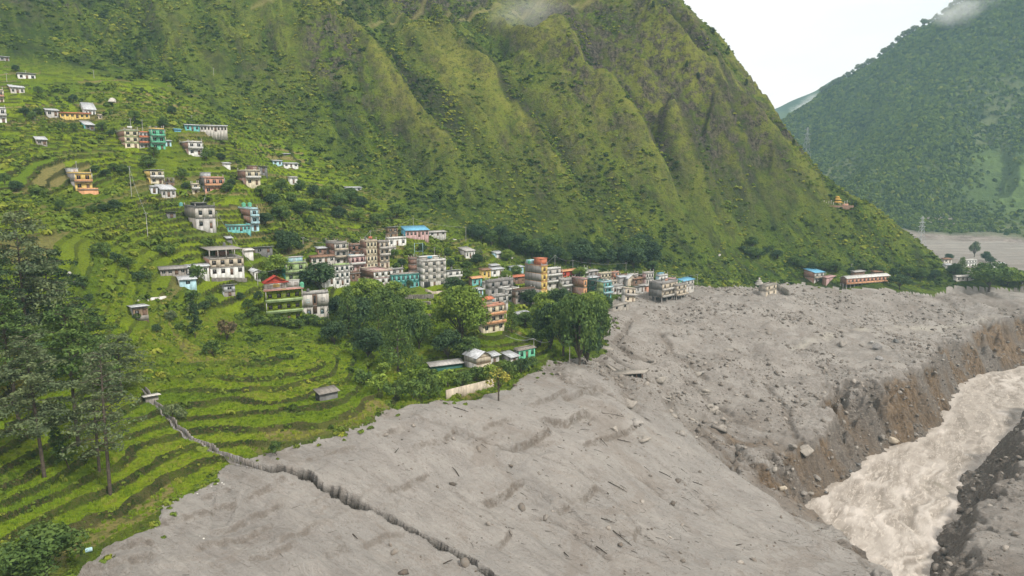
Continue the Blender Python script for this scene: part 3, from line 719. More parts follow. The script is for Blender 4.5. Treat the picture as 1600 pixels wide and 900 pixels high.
def make_feather(key, H, R, seed, leaf='grey', start=.32, nb=46, size=.34, nleaf=95, dens=1.0):
    """tall open tree: bare lower trunk, tiers of sagging sprays"""
    r = np.random.default_rng(seed); lean = r.normal(0, .02, 2)*H
    def ax(z): return np.array([lean[0]*(z/H)**1.5, lean[1]*(z/H)**1.5, z])
    tb = [tube(ax(-1.5), ax(H*.5), H*.0125, H*.009, 7), tube(ax(H*.5), ax(H*.97), H*.009, H*.002, 6)]
    Ps = []; Ns = []; T = []
    for i in range(nb):
        f = start+(1-start)*(i+r.uniform(0, 1))/nb; z = H*f; th = i*2.399+r.normal(0, .5)
        g = (1-((f-start)/(1-start)))
        L = R*(.30+.95*g**.6*min(1, (f-start)*6+.35))*r.uniform(.55, 1.12); L = max(L, R*.16)
        p0 = ax(z); d = np.array([math.cos(th), math.sin(th), r.uniform(.05, .35)]); p1 = p0+d*L; p1[2] -= L*.10
        tb.append(tube(p0, p1, H*.0035, H*.0010, 4, bend=(0, 0, L*.10)))
        n = int(nleaf*dens*(.35+L/R)); tt = r.uniform(.18, 1.08, n)**.8; side = r.normal(0, .20, n)*L*(1.1-tt*.5)
        perp = np.array([-d[1], d[0], 0]); P = p0+np.outer(tt, p1-p0)+np.outer(side, perp)
        P[:, 2] += np.sin(tt*3.1)*L*.09-np.abs(side)*.35-np.abs(r.normal(0, .28, n))+r.normal(0, .14, n)
        Ps.append(P); Ns.append(np.tile([0, 0, 1.], (n, 1))+r.normal(0, .5, (n, 3))); T.append(np.clip(r.normal(.5, .25)+r.normal(0, .15, n), 0, 1))
    P = np.concatenate(Ps); Vq, Fq = quads(P, np.concatenate(Ns), size, r, 1.9)
    TREE[key] = (mesh_only(key+'_crown', Vq, Fq, L_[leaf], np.repeat(np.concatenate(T), 4)), mesh_only(key+'_trunk', *join(tb), M_['bark'], smooth=True), H, R)
def make_drooping(key, H, R, seed, leaf='dark'):
    """dense, wide-skirted evergreen"""
    r = np.random.default_rng(seed); tb = [tube((0, 0, -1), (0, 0, H*.9), H*.022, H*.004, 7)]; cs = []; rs = []
    for i in range(40):
        f = (i+.5)/40; z = H*(.10+.84*f); rho = R*(1-f)**.62*r.uniform(.45, .95); th = i*2.399
        cs.append(np.array([math.cos(th)*rho, math.sin(th)*rho, z])); rs.append(R*r.uniform(.20, .36)*(1.15-.5*f))
        if i % 3 == 0: tb.append(tube((0, 0, z*.9), cs[-1]*[.8, .8, 1], H*.008, H*.003, 4))
    Vq, Fq, T = crown_from(cs, rs, 26, .42, r, .85, .06)
    TREE[key] = (mesh_only(key+'_crown', Vq, Fq, L_[leaf], T), mesh_only(key+'_trunk', *join(tb), M_['bark'], smooth=True), H, R)
make_broad('broad_a', 14, 7.0, 1, .50, 34, 44, .14, 'bright'); make_broad('broad_b', 11, 5.2, 2, .50, 30, 34, .10, 'mid')
make_broad('broad_c', 10, 4.6, 3, .50, 28, 32, .08, 'dark'); make_broad('broad_d', 12, 5.0, 4, .5, 26, 28, .18, 'grey')
make_broad('broad_e', 9, 5.2, 12, .5, 26, 20, .2, 'bright')
make_drooping('droop', 16, 6.0, 5, 'mid')
make_feather('feather_a', 27, 6.6, 6, dens=1.5); make_feather('feather_b', 27, 6.2, 7, start=.42, dens=1.4); make_feather('feather_c', 25, 5.2, 8, 'grey', .30, 42, .30, 60)
make_feather('feather_d', 26, 8.0, 9, 'grey', .22, 60, .36, 105)
make_feather('slim', 12, 2.3, 10, 'mid', .18, 30, .4, 40)
make_broad('shrub_a', 3.2, 2.2, 15, .34, 55, 16, .1, 'mid'); make_broad('shrub_b', 3.4, 2.4, 16, .34, 55, 16, .1, 'rust'); make_broad('shrub_c', 3.0, 2.2, 17, .34, 55, 16, .1, 'bright')
make_broad('sapling', 7, 2.6, 18, .36, 22, 14, .38, 'gold')
NT = {}
def thing(name, label, cat, loc=(0, 0, 0), rz=0, group=None):
    o = bpy.data.objects.new(name, None); COL.objects.link(o); o.location = loc; o.rotation_euler = (0, 0, rz)
    o.empty_display_size = .5; o['label'] = label; o['category'] = cat
    if group: o['group'] = group
    return o
def child(name, me, parent, loc=(0, 0, 0), rz=0, scale=None):
    o = bpy.data.objects.new(name, me); COL.objects.link(o); o.parent = parent; o.location = loc; o.rotation_euler = (0, 0, rz)
    if scale is not None: o.scale = scale
    return o
PLANTED = []; AUTO = ('dark trees at the mountain foot', 'trees at the foot of the spur', 'trees on the slope above the village', 'trees on the upper hillside', 'trees between the village houses', 'shrubs on the terraces', 'shrubs along the upper edge of the mud', 'bushes below the green house', 'broad-leaved plants on the terraces')
def plant(key, px, py, hpx, wpx, label, cat='tree', name=None, group=None, tilt=0, leaf=None, pos=None, rz=None):
    """a tree whose foot is seen at (px, py), hpx tall and wpx wide in the 1600 px picture"""
    if pos is None:
        p = cast(px, py)
        if p is None: print('no ground', px, py); return
    else: p = pos
    dep = p[1]*CP-(p[2]-CAMZ)*SP; cr, tk, H, R = TREE[key]
    h = hpx*dep/F; wd = wpx*dep/F
    t = thing(name or ('shrub' if key.startswith('shrub') else 'tree'), label, cat, p, random.uniform(0, 6.28) if rz is None else rz, group)
    if group and group in AUTO: PLANTED.append((t, px, py-hpx*.4, hpx, leaf, cat))
    if tilt: t.rotation_euler = (0, math.radians(tilt), 0)
    sx = wd/(2*R)*1.02; sz = h/H
    a = child('crown', cr, t, scale=(sx, sx, sz)); b = child('trunk', tk, t, scale=(sx*.6+sz*.4, sx*.6+sz*.4, sz))
    if leaf:
        me = cr.copy(); me.materials.clear(); me.materials.append(L_[leaf]); a.data = me
    return t
# -- the tall open trees at the left edge and in the foreground
plant('feather_a', 70, 746, 225, 120, 'tall feathery tree with a bare straight trunk, standing on the bright terraces at the left', name='tall_tree')
plant('feather_b', 123, 698, 222, 112, 'tall tree with dark bare lower trunk, between the two feathery trees of the left foreground', name='tall_tree', leaf='mid')
plant('feather_c', 172, 772, 232, 100, 'thin see-through tree nearest the mud edge, its foot on the grassy terrace', name='tall_tree')
plant('feather_c', 155, 735, 190, 78, 'slender sparse tree just behind the thin see-through one near the mud', name='tall_tree', rz=2.0)
plant('slim', 108, 732, 70, 30, 'small leaning tree with a crooked trunk between the tall foreground trees', name='leaning_tree', tilt=-14)
plant('feather_d', 47, 575, 245, 125, 'biggest dark tree of the left edge, its top rising above the terraces', name='tall_tree', leaf='grey')
plant('feather_d', 88, 560, 175, 110, 'dark bushy tree just right of the biggest tree at the left edge', name='tall_tree', leaf='dark', rz=1.)
plant('feather_d', 5, 590, 190, 105, 'dark tree cut off by the left edge of the view, behind the foreground trees', name='tall_tree', leaf='dark', rz=2.)
plant('feather_a', 30, 660, 200, 110, 'grey-green tree in the dense clump at the left edge, behind the bare-trunked one', name='tall_tree', leaf='mid', rz=3.)
plant('broad_e', 22, 640, 90, 75, 'yellow-green leafy tree low down in the clump at the left edge', leaf='gold')
plant('broad_b', 60, 610, 80, 80, 'small dark broadleaf tree under the tall clump at the left edge', leaf='dark')
plant('broad_b', 72, 900, 84, 112, 'bushy grey-green tree in the bottom left corner by the edge of the mud', leaf='mid')
plant('shrub_a', 20, 905, 50, 70, 'low shrub at the foot of the corner tree in the bottom left', 'shrub')
plant('feather_d', 140, 590, 110, 95, 'feathery mid-height tree right of the dark clump, below the little hut with a yellow front', name='tall_tree', leaf='mid', rz=5.)
plant('feather_d', 190, 620, 100, 80, 'thin grey-green tree over the upper end of the stone ditch', name='tall_tree', rz=4.)
# -- named trees of the village and the terraces
plant('broad_a', 722, 534, 90, 88, 'large round bright green tree standing beside the orange balconied house', name='broadleaf_tree')
plant('droop', 622, 580, 112, 72, 'tall dark conical evergreen, foremost in the grove below the turquoise house', name='evergreen_tree')
plant('droop', 592, 545, 88, 52, 'dark evergreen in the middle of the grove, left of the tallest one', name='evergreen_tree', rz=1)
plant('droop', 545, 525, 84, 48, 'dark dense tree against the right wall of the grey and white house', name='evergreen_tree', rz=2)
for a, b, h, w_, k, lf, tx in ((560,520,60,56,'broad_c','dark','dark bushy tree at the left edge of the grove, under the pink houses'),(575,560,52,50,'broad_c','dark','low dark tree at the bottom left of the grove by the terraces'),(600,500,50,50,'broad_b','mid','mid green tree high in the grove, below the red and white house'),(632,545,60,48,'broad_c','dark','dark tree tucked against the right side of the tallest grove evergreen'),
        (530,500,40,40,'broad_b','dark','dark tree top right beside the grey and white house wall'),(648,500,34,40,'broad_b','bright','light green bushy tree right of the grove, beneath the stone terrace wall'),(700,560,50,46,'broad_c','dark','dark bushy undergrowth tree below the large round bright green tree'),(735,560,36,40,'broad_b','mid','leafy undergrowth tree right below the large round bright green tree'),
        (585,470,34,40,'broad_b','bright','small light green tree between the pink houses and the grove')):
    plant(k, a, b, h, w_, tx, leaf=lf, name='grove_tree')
plant('broad_c', 522, 538, 40, 40, 'low dark tree below the grey and white house at the edge of the grove')
plant('broad_b', 575, 478, 45, 52, 'light green tree at the top of the grove below the pink and white houses', leaf='bright')
plant('broad_b', 617, 480, 42, 44, 'light green tree below the yellow-framed house in the village', leaf='bright')
plant('broad_b', 640, 520, 55, 48, 'mid green tree between the tallest evergreen and the stone terrace wall')
plant('broad_a', 655, 545, 60, 44, 'rounded green tree right of the tallest evergreen of the grove', leaf='mid')
plant('broad_c', 497, 452, 46, 58, 'dark round tree standing behind the green house with the red gable', name='broadleaf_tree')
plant('broad_c', 450, 398, 40, 36, 'dark round tree on the terrace above the green house')
plant('broad_e', 432, 432, 34, 50, 'light green spreading tree left of the teal house', leaf='bright')
plant('shrub_b', 355, 533, 34, 36, 'rusty brown-red shrub on the terraces', 'shrub')
plant('shrub_a', 332, 556, 26, 30, 'round grey-green shrub on the terraces below the rusty one', 'shrub')
plant('slim', 305, 528, 60, 22, 'slim upright tree left of the rusty shrub on the terraces', leaf='dark')
plant('shrub_a', 308, 442, 28, 30, 'round dark shrub beside the long white tin shed', 'shrub')
plant('broad_c', 710, 458, 28, 34, 'dark round tree above the large bright green one, beside the concrete building')
plant('shrub_b', 640, 452, 15, 14, 'small round clipped shrub in front of the turquoise house', 'shrub', leaf='dark')
plant('droop', 800, 520, 50, 26, 'narrow dark tree between the orange balconied house and the tin-roofed hut', rz=3)
plant('sapling', 779, 626, 54, 46, 'thin yellowish tree with a bare trunk rising from the mud edge', name='sapling')
for i, (a, b, h, w_, k, lf, tx) in enumerate(((905,570,110,62,'broad_b','mid','foremost tree of the riverside grove, its roots at the mud bank'), (880,556,92,56,'broad_d','mid','second tree from the left in the riverside grove beside the mud'),
        (932,548,84,44,'broad_b','mid','rightmost tree of the riverside grove, its crown over the mud'), (855,520,55,50,'broad_b','bright','light green leafy tree at the left side of the riverside grove'),
        (925,500,46,50,'broad_a','bright','light green tree at the upper right of the riverside grove below the turquoise house'), (880,500,54,52,'broad_c','dark','dark tree in the upper middle of the riverside grove below the red-roofed shed'),
        (905,535,70,58,'broad_c','dark','dark-crowned tree in the heart of the riverside grove'), (862,545,80,54,'broad_c','dark','dark tree low at the left end of the riverside grove above the mud'), (918,570,80,50,'broad_c','dark','dark low-branched tree at the bottom right of the riverside grove'), (892,540,84,60,'broad_b','mid','full green crown in the centre of the riverside grove'), (845,540,40,40,'broad_b','mid','small green tree just right of the mud-roofed green house'), (930,530,60,44,'broad_a','bright','lighter crown on the right flank of the riverside grove'), (870,490,40,44,'broad_b','bright','light green tree below the pale balconied house'), (830,480,30,34,'broad_c','dark','dark tree below the brown timbered house'),(820,512,26,34,'broad_b','mid','round bush-like tree right of the tin-roofed hut'),
        (848,490,34,36,'broad_e','bright','small bright tree at the foot of the tall concrete building'),
        (945,490,30,26,'broad_c','dark','small dark tree beside the lowest turquoise balconies'))):
    plant(k, a, b, h, w_, tx, leaf=lf, name='riverside_tree')
for i, (a, b, h, w_, lf) in enumerate(((566,602,26,34,'mid'),(592,612,28,38,'bright'),(618,622,28,40,'mid'),(646,626,34,40,'mid'),(672,624,36,40,'mid'),(700,606,30,36,'bright'),(722,604,26,34,'mid'),(744,598,26,34,'mid'),(766,596,28,32,'bright'),(792,592,30,32,'mid'),(814,584,26,30,'dark'),(640,600,24,34,'bright'),(668,596,22,34,'mid'),(600,588,22,30,'bright'),(832,574,18,24,'mid'))):
    plant('shrub_a' if i % 2 else 'shrub_c', a, b, h, w_, 'leafy shrub in the hedge along the upper edge of the mud', 'shrub', leaf=lf, group='shrubs along the upper edge of the mud')
for i in range(16):
    a = 412+i*7; b = 506+(i*37 % 9); plant('shrub_c', a, b, 14+(i*13 % 7), 20, 'green bush in the hedge at the foot of the green house and its grey neighbour', 'shrub', leaf=('mid', 'bright', 'mid')[i % 3], group='bushes below the green house')
for a, b, h, w_ in ((270,652,22,26),(258,650,18,20),(285,655,16,18),(300,490,16,20),(268,502,18,22),(748,400,12,14)):
    plant('shrub_c', a, b, h, w_, 'broad-leaved bushy plant on the terraces by a hut or the ditch', 'shrub', leaf='grey', group='broad-leaved plants on the terraces')
plant('shrub_a', 430, 712, 24, 22, 'single green bush standing at the edge of the mud above the ditch end', 'shrub', leaf='mid')
# -- right-hand side
plant('broad_d', 1545, 455, 48, 60, 'big spreading tree on the bank at the right, in front of the far hamlet', leaf='mid', name='broadleaf_tree')
plant('broad_b', 1574, 446, 30, 40, 'bushy lighter tree right of the big spreading one on the far bank', leaf='bright')
plant('broad_b', 1596, 444, 22, 34, 'leafy tree at the right edge of the view on the far bank')
plant('droop', 1502, 432, 32, 22, 'dark pointed evergreen left of the far white houses', rz=1)
plant('broad_c', 1490, 430, 20, 20, 'dark low tree left of the pointed evergreen in the far hamlet')
plant('broad_d', 1405, 452, 24, 34, 'flat-topped tree at the end of the long orange building', leaf='dark')
plant('broad_d', 1522, 402, 26, 16, 'lone tall tree standing behind the far white houses', leaf='grey')
plant('broad_b', 1540, 408, 16, 14, 'round tree right of the lone tall one in the far hamlet', leaf='dark')
plant('broad_b', 1547, 412, 12, 14, 'small dark tree at the far hamlet below the round one', leaf='dark')
plant('broad_b', 1482, 406, 10, 14, 'small dark tree left of the far hamlet beside the mountain foot', leaf='dark')
def grove(L, key, label, group, leafs, hs=(20, 34), cat='tree', name='tree', wr=(.9, 1.3)):
    for i, (a, b) in enumerate(L):
        h = random.uniform(*hs); plant(key[i % len(key)], a, b, h, h*random.uniform(*wr), label, cat, leaf=leafs[i % len(leafs)], group=group, name=name)
grove([(738,372),(752,378),(768,384),(780,376),(796,392),(815,396),(832,402),(846,398),(858,412),(872,408),(884,414),(896,402),(908,412),(922,416),(938,410),(950,414),(965,408),(978,414),(990,402),(1000,412),(1012,408),(1020,414),(862,396),(912,398),(990,418),(1002,396),(940,398)],
      ['broad_c', 'broad_d', 'broad_b'], 'dark tree in the belt along the foot of the steep mountain behind the village', 'dark trees at the mountain foot', ['dark', 'dark', 'mid', 'dark'], (22, 34))
grove([(1160,392),(1172,400),(1184,404),(1196,398),(1206,392),(1176,386),(1214,404),(1240,414),(1252,420),(1268,424),(1290,424),(1306,426),(1330,426),(1350,424),(1372,430),(1396,432),(1420,432),(1440,436),(1460,436)],
      ['broad_c', 'broad_b'], 'dark bushy tree at the foot of the spur behind the long orange building', 'trees at the foot of the spur', ['dark', 'mid', 'mid'], (9, 18))
grove([(470,300),(490,306),(512,312),(530,322),(548,318),(566,326),(585,332),(455,318),(440,300),(425,322),(410,310),(500,332),(470,336),(530,342),(560,346),(590,352),(440,345),(415,352),(605,345),(485,352),(620,340)],
      ['broad_b', 'broad_c'], 'leafy tree on the wooded slope right of the brick and light blue house', 'trees on the slope above the village', ['mid', 'dark', 'bright', 'mid'], (16, 26))
grove([(150,270),(165,276),(178,268),(192,272),(160,330),(146,334),(255,200),(268,180),(210,190),(232,262),(290,296),(286,282),(355,300),(362,292),(240,246),(330,246),(345,250),(322,252),(60,180),(40,182),(52,188),(115,205),(24,112),(98,205),(160,206),(172,214),(95,330),(120,340),(26,300),(8,290),(60,310),(180,330),(60,150),(260,128),(115,160),(220,122)],
      ['broad_b', 'broad_c', 'broad_e'], 'dark leafy tree among the scattered houses of the upper hillside', 'trees on the upper hillside', ['mid', 'dark', 'mid'], (11, 21))
grove([(620,424),(628,418),(640,400),(615,404),(660,394),(680,396),(700,400),(704,418),(716,410),(730,420),(745,414),(790,440),(806,434),(822,400),(792,408),(730,436),(870,440),(905,434),(1020,424),(968,424),(640,392)],
      ['broad_b', 'broad_c'], 'small leafy tree between the houses of the lower village', 'trees between the village houses', ['mid', 'dark', 'bright'], (12, 20))
grove([(410,440),(404,470),(398,498),(388,484),(376,470),(402,510),(300,474),(318,486),(330,478),(280,516),(245,520),(214,500),(200,420),(180,410),(165,392),(160,400),(216,440),(230,436),(130,452),(140,470),(120,440),(260,400),(440,380),(470,390)],
      ['shrub_a', 'shrub_c'], 'bushy shrub on the green terraces left of the green house', 'shrubs on the terraces', ['mid', 'dark', 'mid'], (10, 22), 'shrub', 'shrub', (1.1, 1.5))
# lone pines on the spur's skyline
for a, b in ((1114,48),(1138,76),(1166,128),(1020,7),(1240,222),(1073,100),(1091,118),(1337,318)):
    p = cast(a, b+6)
    if p: plant('slim', a, b+6, 11, 6, 'small dark conifer on the steep rocky spur against the sky or cliff', leaf='dark', pos=p, group='conifers on the spur', name='conifer')

# ---- ground cover: one object per kind of stuff, instanced on points
def blob_quads(seed, n, R, size, flat=.7):
    r = np.random.default_rng(seed); d = r.normal(0, 1, (n, 3)); d[:, 2] = np.abs(d[:, 2]); d /= np.linalg.norm(d, axis=1, keepdims=True)
    P = d*R*r.uniform(.45, 1.05, n)[:, None]*[1, 1, flat]; Vq, Fq = quads(P, d, size, r); return Vq, Fq
PROTO = {}
def protos(name, L):
    c = bpy.data.collections.new(name)          # never linked: only read by the node group
    for V_, F_, m in L:
        o = add_mesh(name, V_, F_, m); COL.objects.unlink(o); c.objects.link(o)
    PROTO[name] = c
def foliage_inst(name, a, b, c_):
    s = MT(name, .85, .1); t = s.attr('tint', 'INSTANCER')
    k = s.mix(s.ramp(t.outputs['Fac'], .0, .5), a, b); k = s.mix(s.ramp(t.outputs['Fac'], .5, 1.), k, c_)
    s.col(k); return s.m
bm_ = foliage_inst('bush_leaves', (.030, .054, .012), (.105, .155, .020), (.225, .245, .032))
protos('bushes', [(*blob_quads(20+i, 42, 1.0, .62), bm_) for i in range(4)])
gm_ = foliage_inst('crop_leaves', (.070, .120, .012), (.170, .260, .014), (.300, .300, .060))
def tuft(seed):
    r = np.random.default_rng(seed); n = 16; P = np.c_[r.normal(0, .35, n), r.normal(0, .35, n), np.full(n, .30)]
    d = np.c_[r.normal(0, .35, n), r.normal(0, .35, n), np.ones(n)]; w_ = np.cross(d, r.normal(0, 1, (n, 3))); w_ /= np.linalg.norm(w_, axis=1, keepdims=True); w_ *= .09
    return np.stack([P-[0, 0, .45]-w_, P-[0, 0, .45]+w_, P+d*.45+w_*.6, P+d*.45-w_*.6], 1).reshape(-1, 3), np.arange(n*4).reshape(-1, 4)
protos('tufts', [(*tuft(40+i), gm_) for i in range(3)])
def rock_mesh(seed, sub=2, flat=.7):
    bm = bmesh.new(); bmesh.ops.create_icosphere(bm, subdivisions=sub, radius=1); r = np.random.default_rng(seed)
    pl = [(r.normal(0, 1, 3), r.uniform(.48, .82)) for _ in range(16)]
    for v in bm.verts:
        p = np.array(v.co)
        for n_, d_ in pl:
            n_ = n_/np.linalg.norm(n_); k = p@n_-d_
            if k > 0: p = p-n_*k
        v.co = p*[1, .8, flat]*r.uniform(.95, 1.05)
    V_ = np.array([v.co[:] for v in bm.verts]); F_ = np.array([[v.index for v in f.verts] for f in bm.faces]); bm.free(); return V_, F_
def rock_inst(name):
    s = MT(name, .95, .15); t = s.attr('tint', 'INSTANCER'); k = s.mix(t.outputs['Fac'], (.090, .080, .070), (.330, .305, .270))
    k = s.mix(s.ramp(s.noise(1.5, 3, .7), .45, .6, 0, .5), k, (.16, .125, .095)); s.col(k); return s.m
rm_ = rock_inst('rubble_stone'); protos('rubble', [(*rock_mesh(60+i, 1), rm_) for i in range(4)])
def stick(seed):
    r = np.random.default_rng(seed); return tube((-1, 0, 0), (1, r.normal(0, .1), .05), .05, .03, 4, bend=(0, r.normal(0, .12), .05))
sm_ = plain('wet_wood', (.060, .048, .038), .9, .3); protos('sticks', [(*stick(70+i), sm_) for i in range(4)])
def scatter(name, P, S, tint, coll, tilt=0.):
    n = len(P)
    if n == 0: return
    me = bpy.data.meshes.new(name); me.vertices.add(n); me.vertices.foreach_set('co', np.asarray(P, np.float32).ravel())
    rot = np.c_[rng.normal(0, tilt+1e-6, n), rng.normal(0, tilt+1e-6, n), rng.uniform(0, 6.283, n)].astype(np.float32)
    for an, ty, av in (('rotv', 'FLOAT_VECTOR', rot), ('scl', 'FLOAT_VECTOR', np.asarray(S, np.float32) if np.ndim(S) == 2 else np.repeat(np.asarray(S, np.float32)[:, None], 3, 1)), ('tint', 'FLOAT', np.asarray(tint, np.float32))):
        a = me.attributes.new(an, ty, 'POINT'); a.data.foreach_set('vector' if ty == 'FLOAT_VECTOR' else 'value', av.ravel())
    o = bpy.data.objects.new(name, me); COL.objects.link(o); o['kind'] = 'stuff'
    g = bpy.data.node_groups.new(name, 'GeometryNodeTree'); g.interface.new_socket('Geometry', in_out='INPUT', socket_type='NodeSocketGeometry'); g.interface.new_socket('Geometry', in_out='OUTPUT', socket_type='NodeSocketGeometry')
    gi = g.nodes.new('NodeGroupInput'); go = g.nodes.new('NodeGroupOutput'); ip = g.nodes.new('GeometryNodeInstanceOnPoints'); ci = g.nodes.new('GeometryNodeCollectionInfo')
    ci.inputs['Collection'].default_value = PROTO[coll]; ci.inputs['Separate Children'].default_value = True; ci.inputs['Reset Children'].default_value = True
    def na(nm, ty):
        q_ = g.nodes.new('GeometryNodeInputNamedAttribute'); q_.data_type = ty; q_.inputs[0].default_value = nm; return q_.outputs[0]
    ip.inputs['Pick Instance'].default_value = True
    e2r = g.nodes.new('FunctionNodeEulerToRotation'); g.links.new(na('rotv', 'FLOAT_VECTOR'), e2r.inputs[0])
    g.links.new(gi.outputs[0], ip.inputs['Points']); g.links.new(ci.outputs[0], ip.inputs['Instance']); g.links.new(e2r.outputs[0], ip.inputs['Rotation']); g.links.new(na('scl', 'FLOAT_VECTOR'), ip.inputs['Scale'])
    g.links.new(ip.outputs[0], go.inputs[0]); md = o.modifiers.new('scatter', 'NODES'); md.node_group = g
    return o
def spread(n, r0, r1, a0=-42, a1=42, power=1.0):
    a = np.radians(rng.uniform(a0, a1, n)); r = (r0**2+(r1**2-r0**2)*rng.uniform(0, 1, n)**power)**.5
    return np.sin(a)*r, np.cos(a)*r
KEEP_OUT = []                                    # house footprints (x, y, radius)
def keep(x, y, grow=0):
    k = np.ones(x.shape, bool)
    for hx, hy, hr in KEEP_OUT: k &= (x-hx)**2+(y-hy)**2 > (hr+grow)**2
    return k
def ground_cover():
    # shrubs on the steep mountain
    x, y = spread(120000, 230, 700); m = (1-sample(MUDM, x, y))*(1-sample(farm, x, y))*(sample(foot, x, y) > -12); dn = fbm(x/22, y/22, 4, 300)+fbm(x/60, y/110, 2, 301)*.6
    g_ = sample(grassy, x, y); rk = sample(rock_, x, y)
    ok = (m > .3) & (rng.uniform(0, 1, len(x)) < .62+dn*.8-g_*.55-rk*.35+.35*sample(gully, x, y)) & (sample(path, x, y) < .2) & keep(x, y)
    x, y = x[ok], y[ok]; z = sample(ZF, x, y); big = rng.uniform(0, 1, len(x))**3
    s = .42+.50*rng.uniform(0, 1, len(x))+big*1.3
    t = np.clip(.56+.8*fbm(x/18, y/18, 3, 302)+rng.normal(0, .22, len(x))-big*.35+sample(grassy, x, y)*.25, 0, 1)
    scatter('mountain_shrubs', np.c_[x, y, z-.1], np.c_[s, s, s*rng.uniform(.6, 1.1, len(x))], t, 'bushes', .15)
    # bushes on terrace risers and waste ground
    x, y = spread(95000, 92, 430, -44, 35); f_ = sample(farm, x, y)*(1-sample(MUDM, x, y)); ri = sample(RISER, x, y)
    wild = fbm(x/26, y/26, 4, 310)+.35*sstep(-50, 20, x)*sstep(200, 230, np.hypot(x, y))+.12
    ok = (f_ > .5) & (rng.uniform(0, 1, len(x)) < .03+.42*(ri > .3)+np.clip(wild*1.2, -.1, .34)*sstep(150, 190, np.hypot(x, y))) & keep(x, y, 1.0) & (sample(TR, x, y) < .05)
    x, y = x[ok], y[ok]; z = sample(ZF, x, y); d = np.hypot(x, y)
    s = (.35+.55*rng.uniform(0, 1, len(x))+(rng.uniform(0, 1, len(x)) > .95)*1.0)*np.clip(d/230, .36, 1.2)
    t = np.clip(.50+.5*fbm(x/9, y/9, 3, 312)+rng.normal(0, .15, len(x)), 0, 1)
    scatter('terrace_bushes', np.c_[x, y, z-.05], s, t, 'bushes', .1)
    # crops and grass on the near terraces
    x, y = spread(26000, 85, 240, -44, 12, .8); f_ = sample(farm, x, y)*(1-sample(MUDM, x, y))
    ok = (f_ > .6) & (sample(RISER, x, y) < .3) & keep(x, y, .5) & (sample(TR, x, y) < .05); x, y = x[ok], y[ok]; z = sample(ZF, x, y)
    pt = sample(PATCH, x, y); s = .35+.4*rng.uniform(0, 1, len(x)); t = np.clip(.62-.25*pt+.4*fbm(x/5, y/5, 3, 320)+rng.normal(0, .12, len(x))+(pt > .9)*.4, 0, 1)
    scatter('terrace_crops', np.c_[x, y, z], s, t, 'tufts', .1)
    # weeds along the mud margin
    x, y = spread(48000, 90, 460); q_ = sample(mudsd, x, y); ok = (q_ < .3+3.5*(rng.uniform(0, 1, len(x)) > .88)) & (q_ > -2.2) & keep(x, y, .5) & (sample(TR, x, y) < .05); x, y = x[ok], y[ok]; z = sample(ZF, x, y)
    scatter('margin_weeds', np.c_[x, y, z], .3+.55*rng.uniform(0, 1, len(x)), np.clip(rng.normal(.5, .2, len(x)), 0, 1), 'bushes', .1)
    # rubble on the debris plateau, cliffs and river margin
    x, y = spread(120000, 100, 470, -12, 44); mm = sample(MUDM, x, y); pl = sample(PLAT, x, y); cl = sample(clf, x, y); ld = sample(land, x, y)
    dn = fbm(x/16, y/16, 4, 330)
    ok = (mm > .8) & (ld > .3) & (rng.uniform(0, 1, len(x)) < .04+pl*(.32+dn*1.0)+cl*.24+(ld < 5)*.5) & keep(x, y); x, y = x[ok], y[ok]; z = sample(ZF, x, y)
    big = rng.uniform(0, 1, len(x))**9; s = .14+.26*rng.uniform(0, 1, len(x))+big*1.3
    scatter('rubble_field', np.c_[x, y, z+s*.1], np.c_[s, s, s*.8], np.clip(rng.normal(.42, .3, len(x)), 0, 1), 'rubble', .5)
    # fine stones and sticks on the smooth mud
    x, y = spread(8000, 88, 250, -36, 40); mm = sample(MUDM, x, y); pl = sample(PLAT, x, y); ed_ = sample(EDG, x, y)
    ok = (mm > .9) & (sample(land, x, y) > 1) & (rng.uniform(0, 1, len(x)) < (.10+.55*sstep(-.1, .4, fbm(x/13, y/13, 3, 340)))) ; x, y = x[ok], y[ok]; z = sample(ZF, x, y)
    scatter('mud_pebbles', np.c_[x, y, z+.01], .05+.09*rng.uniform(0, 1, len(x))+.16*rng.uniform(0, 1, len(x))**6, np.clip(rng.normal(.35, .25, len(x)), 0, 1), 'rubble', .5)
    x, y = spread(26000, 88, 260, -36, 42); mm = sample(MUDM, x, y)
    ok = (mm > .9) & (sample(land, x, y) > 1) & (rng.uniform(0, 1, len(x)) < .05+.6*sstep(-.1, .4, fbm(x/14, y/14, 3, 350))*sstep(-20, 40, x)) ; x, y = x[ok], y[ok]; z = sample(ZF, x, y)
    L = .2+.8*rng.uniform(0, 1, len(x))**2.5
    scatter('driftwood_litter', np.c_[x, y, z+.04], np.c_[L, L*.8, L*.8], rng.uniform(0, 1, len(x)), 'sticks', .12)
    # forest on the far mountain
    n = 52000; a = np.radians(rng.uniform(17, 44, n)); r = rng.uniform(680, 1750, n)**1.0
    def s2(G_, a, r):
        c = np.interp(a, az2, np.arange(len(az2))); i = np.minimum(c.astype(int), len(az2)-2); f = c-i; k = np.interp(r, r2, np.arange(len(r2))); j = np.minimum(k.astype(int), len(r2)-2); g = k-j
        return (G_[i, j]*(1-g)+G_[i, j+1]*g)*(1-f)+(G_[i+1, j]*(1-g)+G_[i+1, j+1]*g)*f
    bd = s2(bedm, a, r); g2 = s2(gr2, a, r); ft = s2(fter, a, r); x = np.sin(a)*r; y = np.cos(a)*r
    ok = (bd < .3) & (rng.uniform(0, 1, n) < .98-g2*.62-ft*.90); a, r, x, y = a[ok], r[ok], x[ok], y[ok]; z = s2(Zf2, a, r)
    s = (1.7+1.8*rng.uniform(0, 1, len(x)))*np.clip(r/1100, .7, 1.3)
    scatter('far_forest', np.c_[x, y, z-.5], np.c_[s, s, s*1.5], np.clip(rng.normal(.32, .18, len(x)), 0, 1), 'bushes', .05)
    return s2
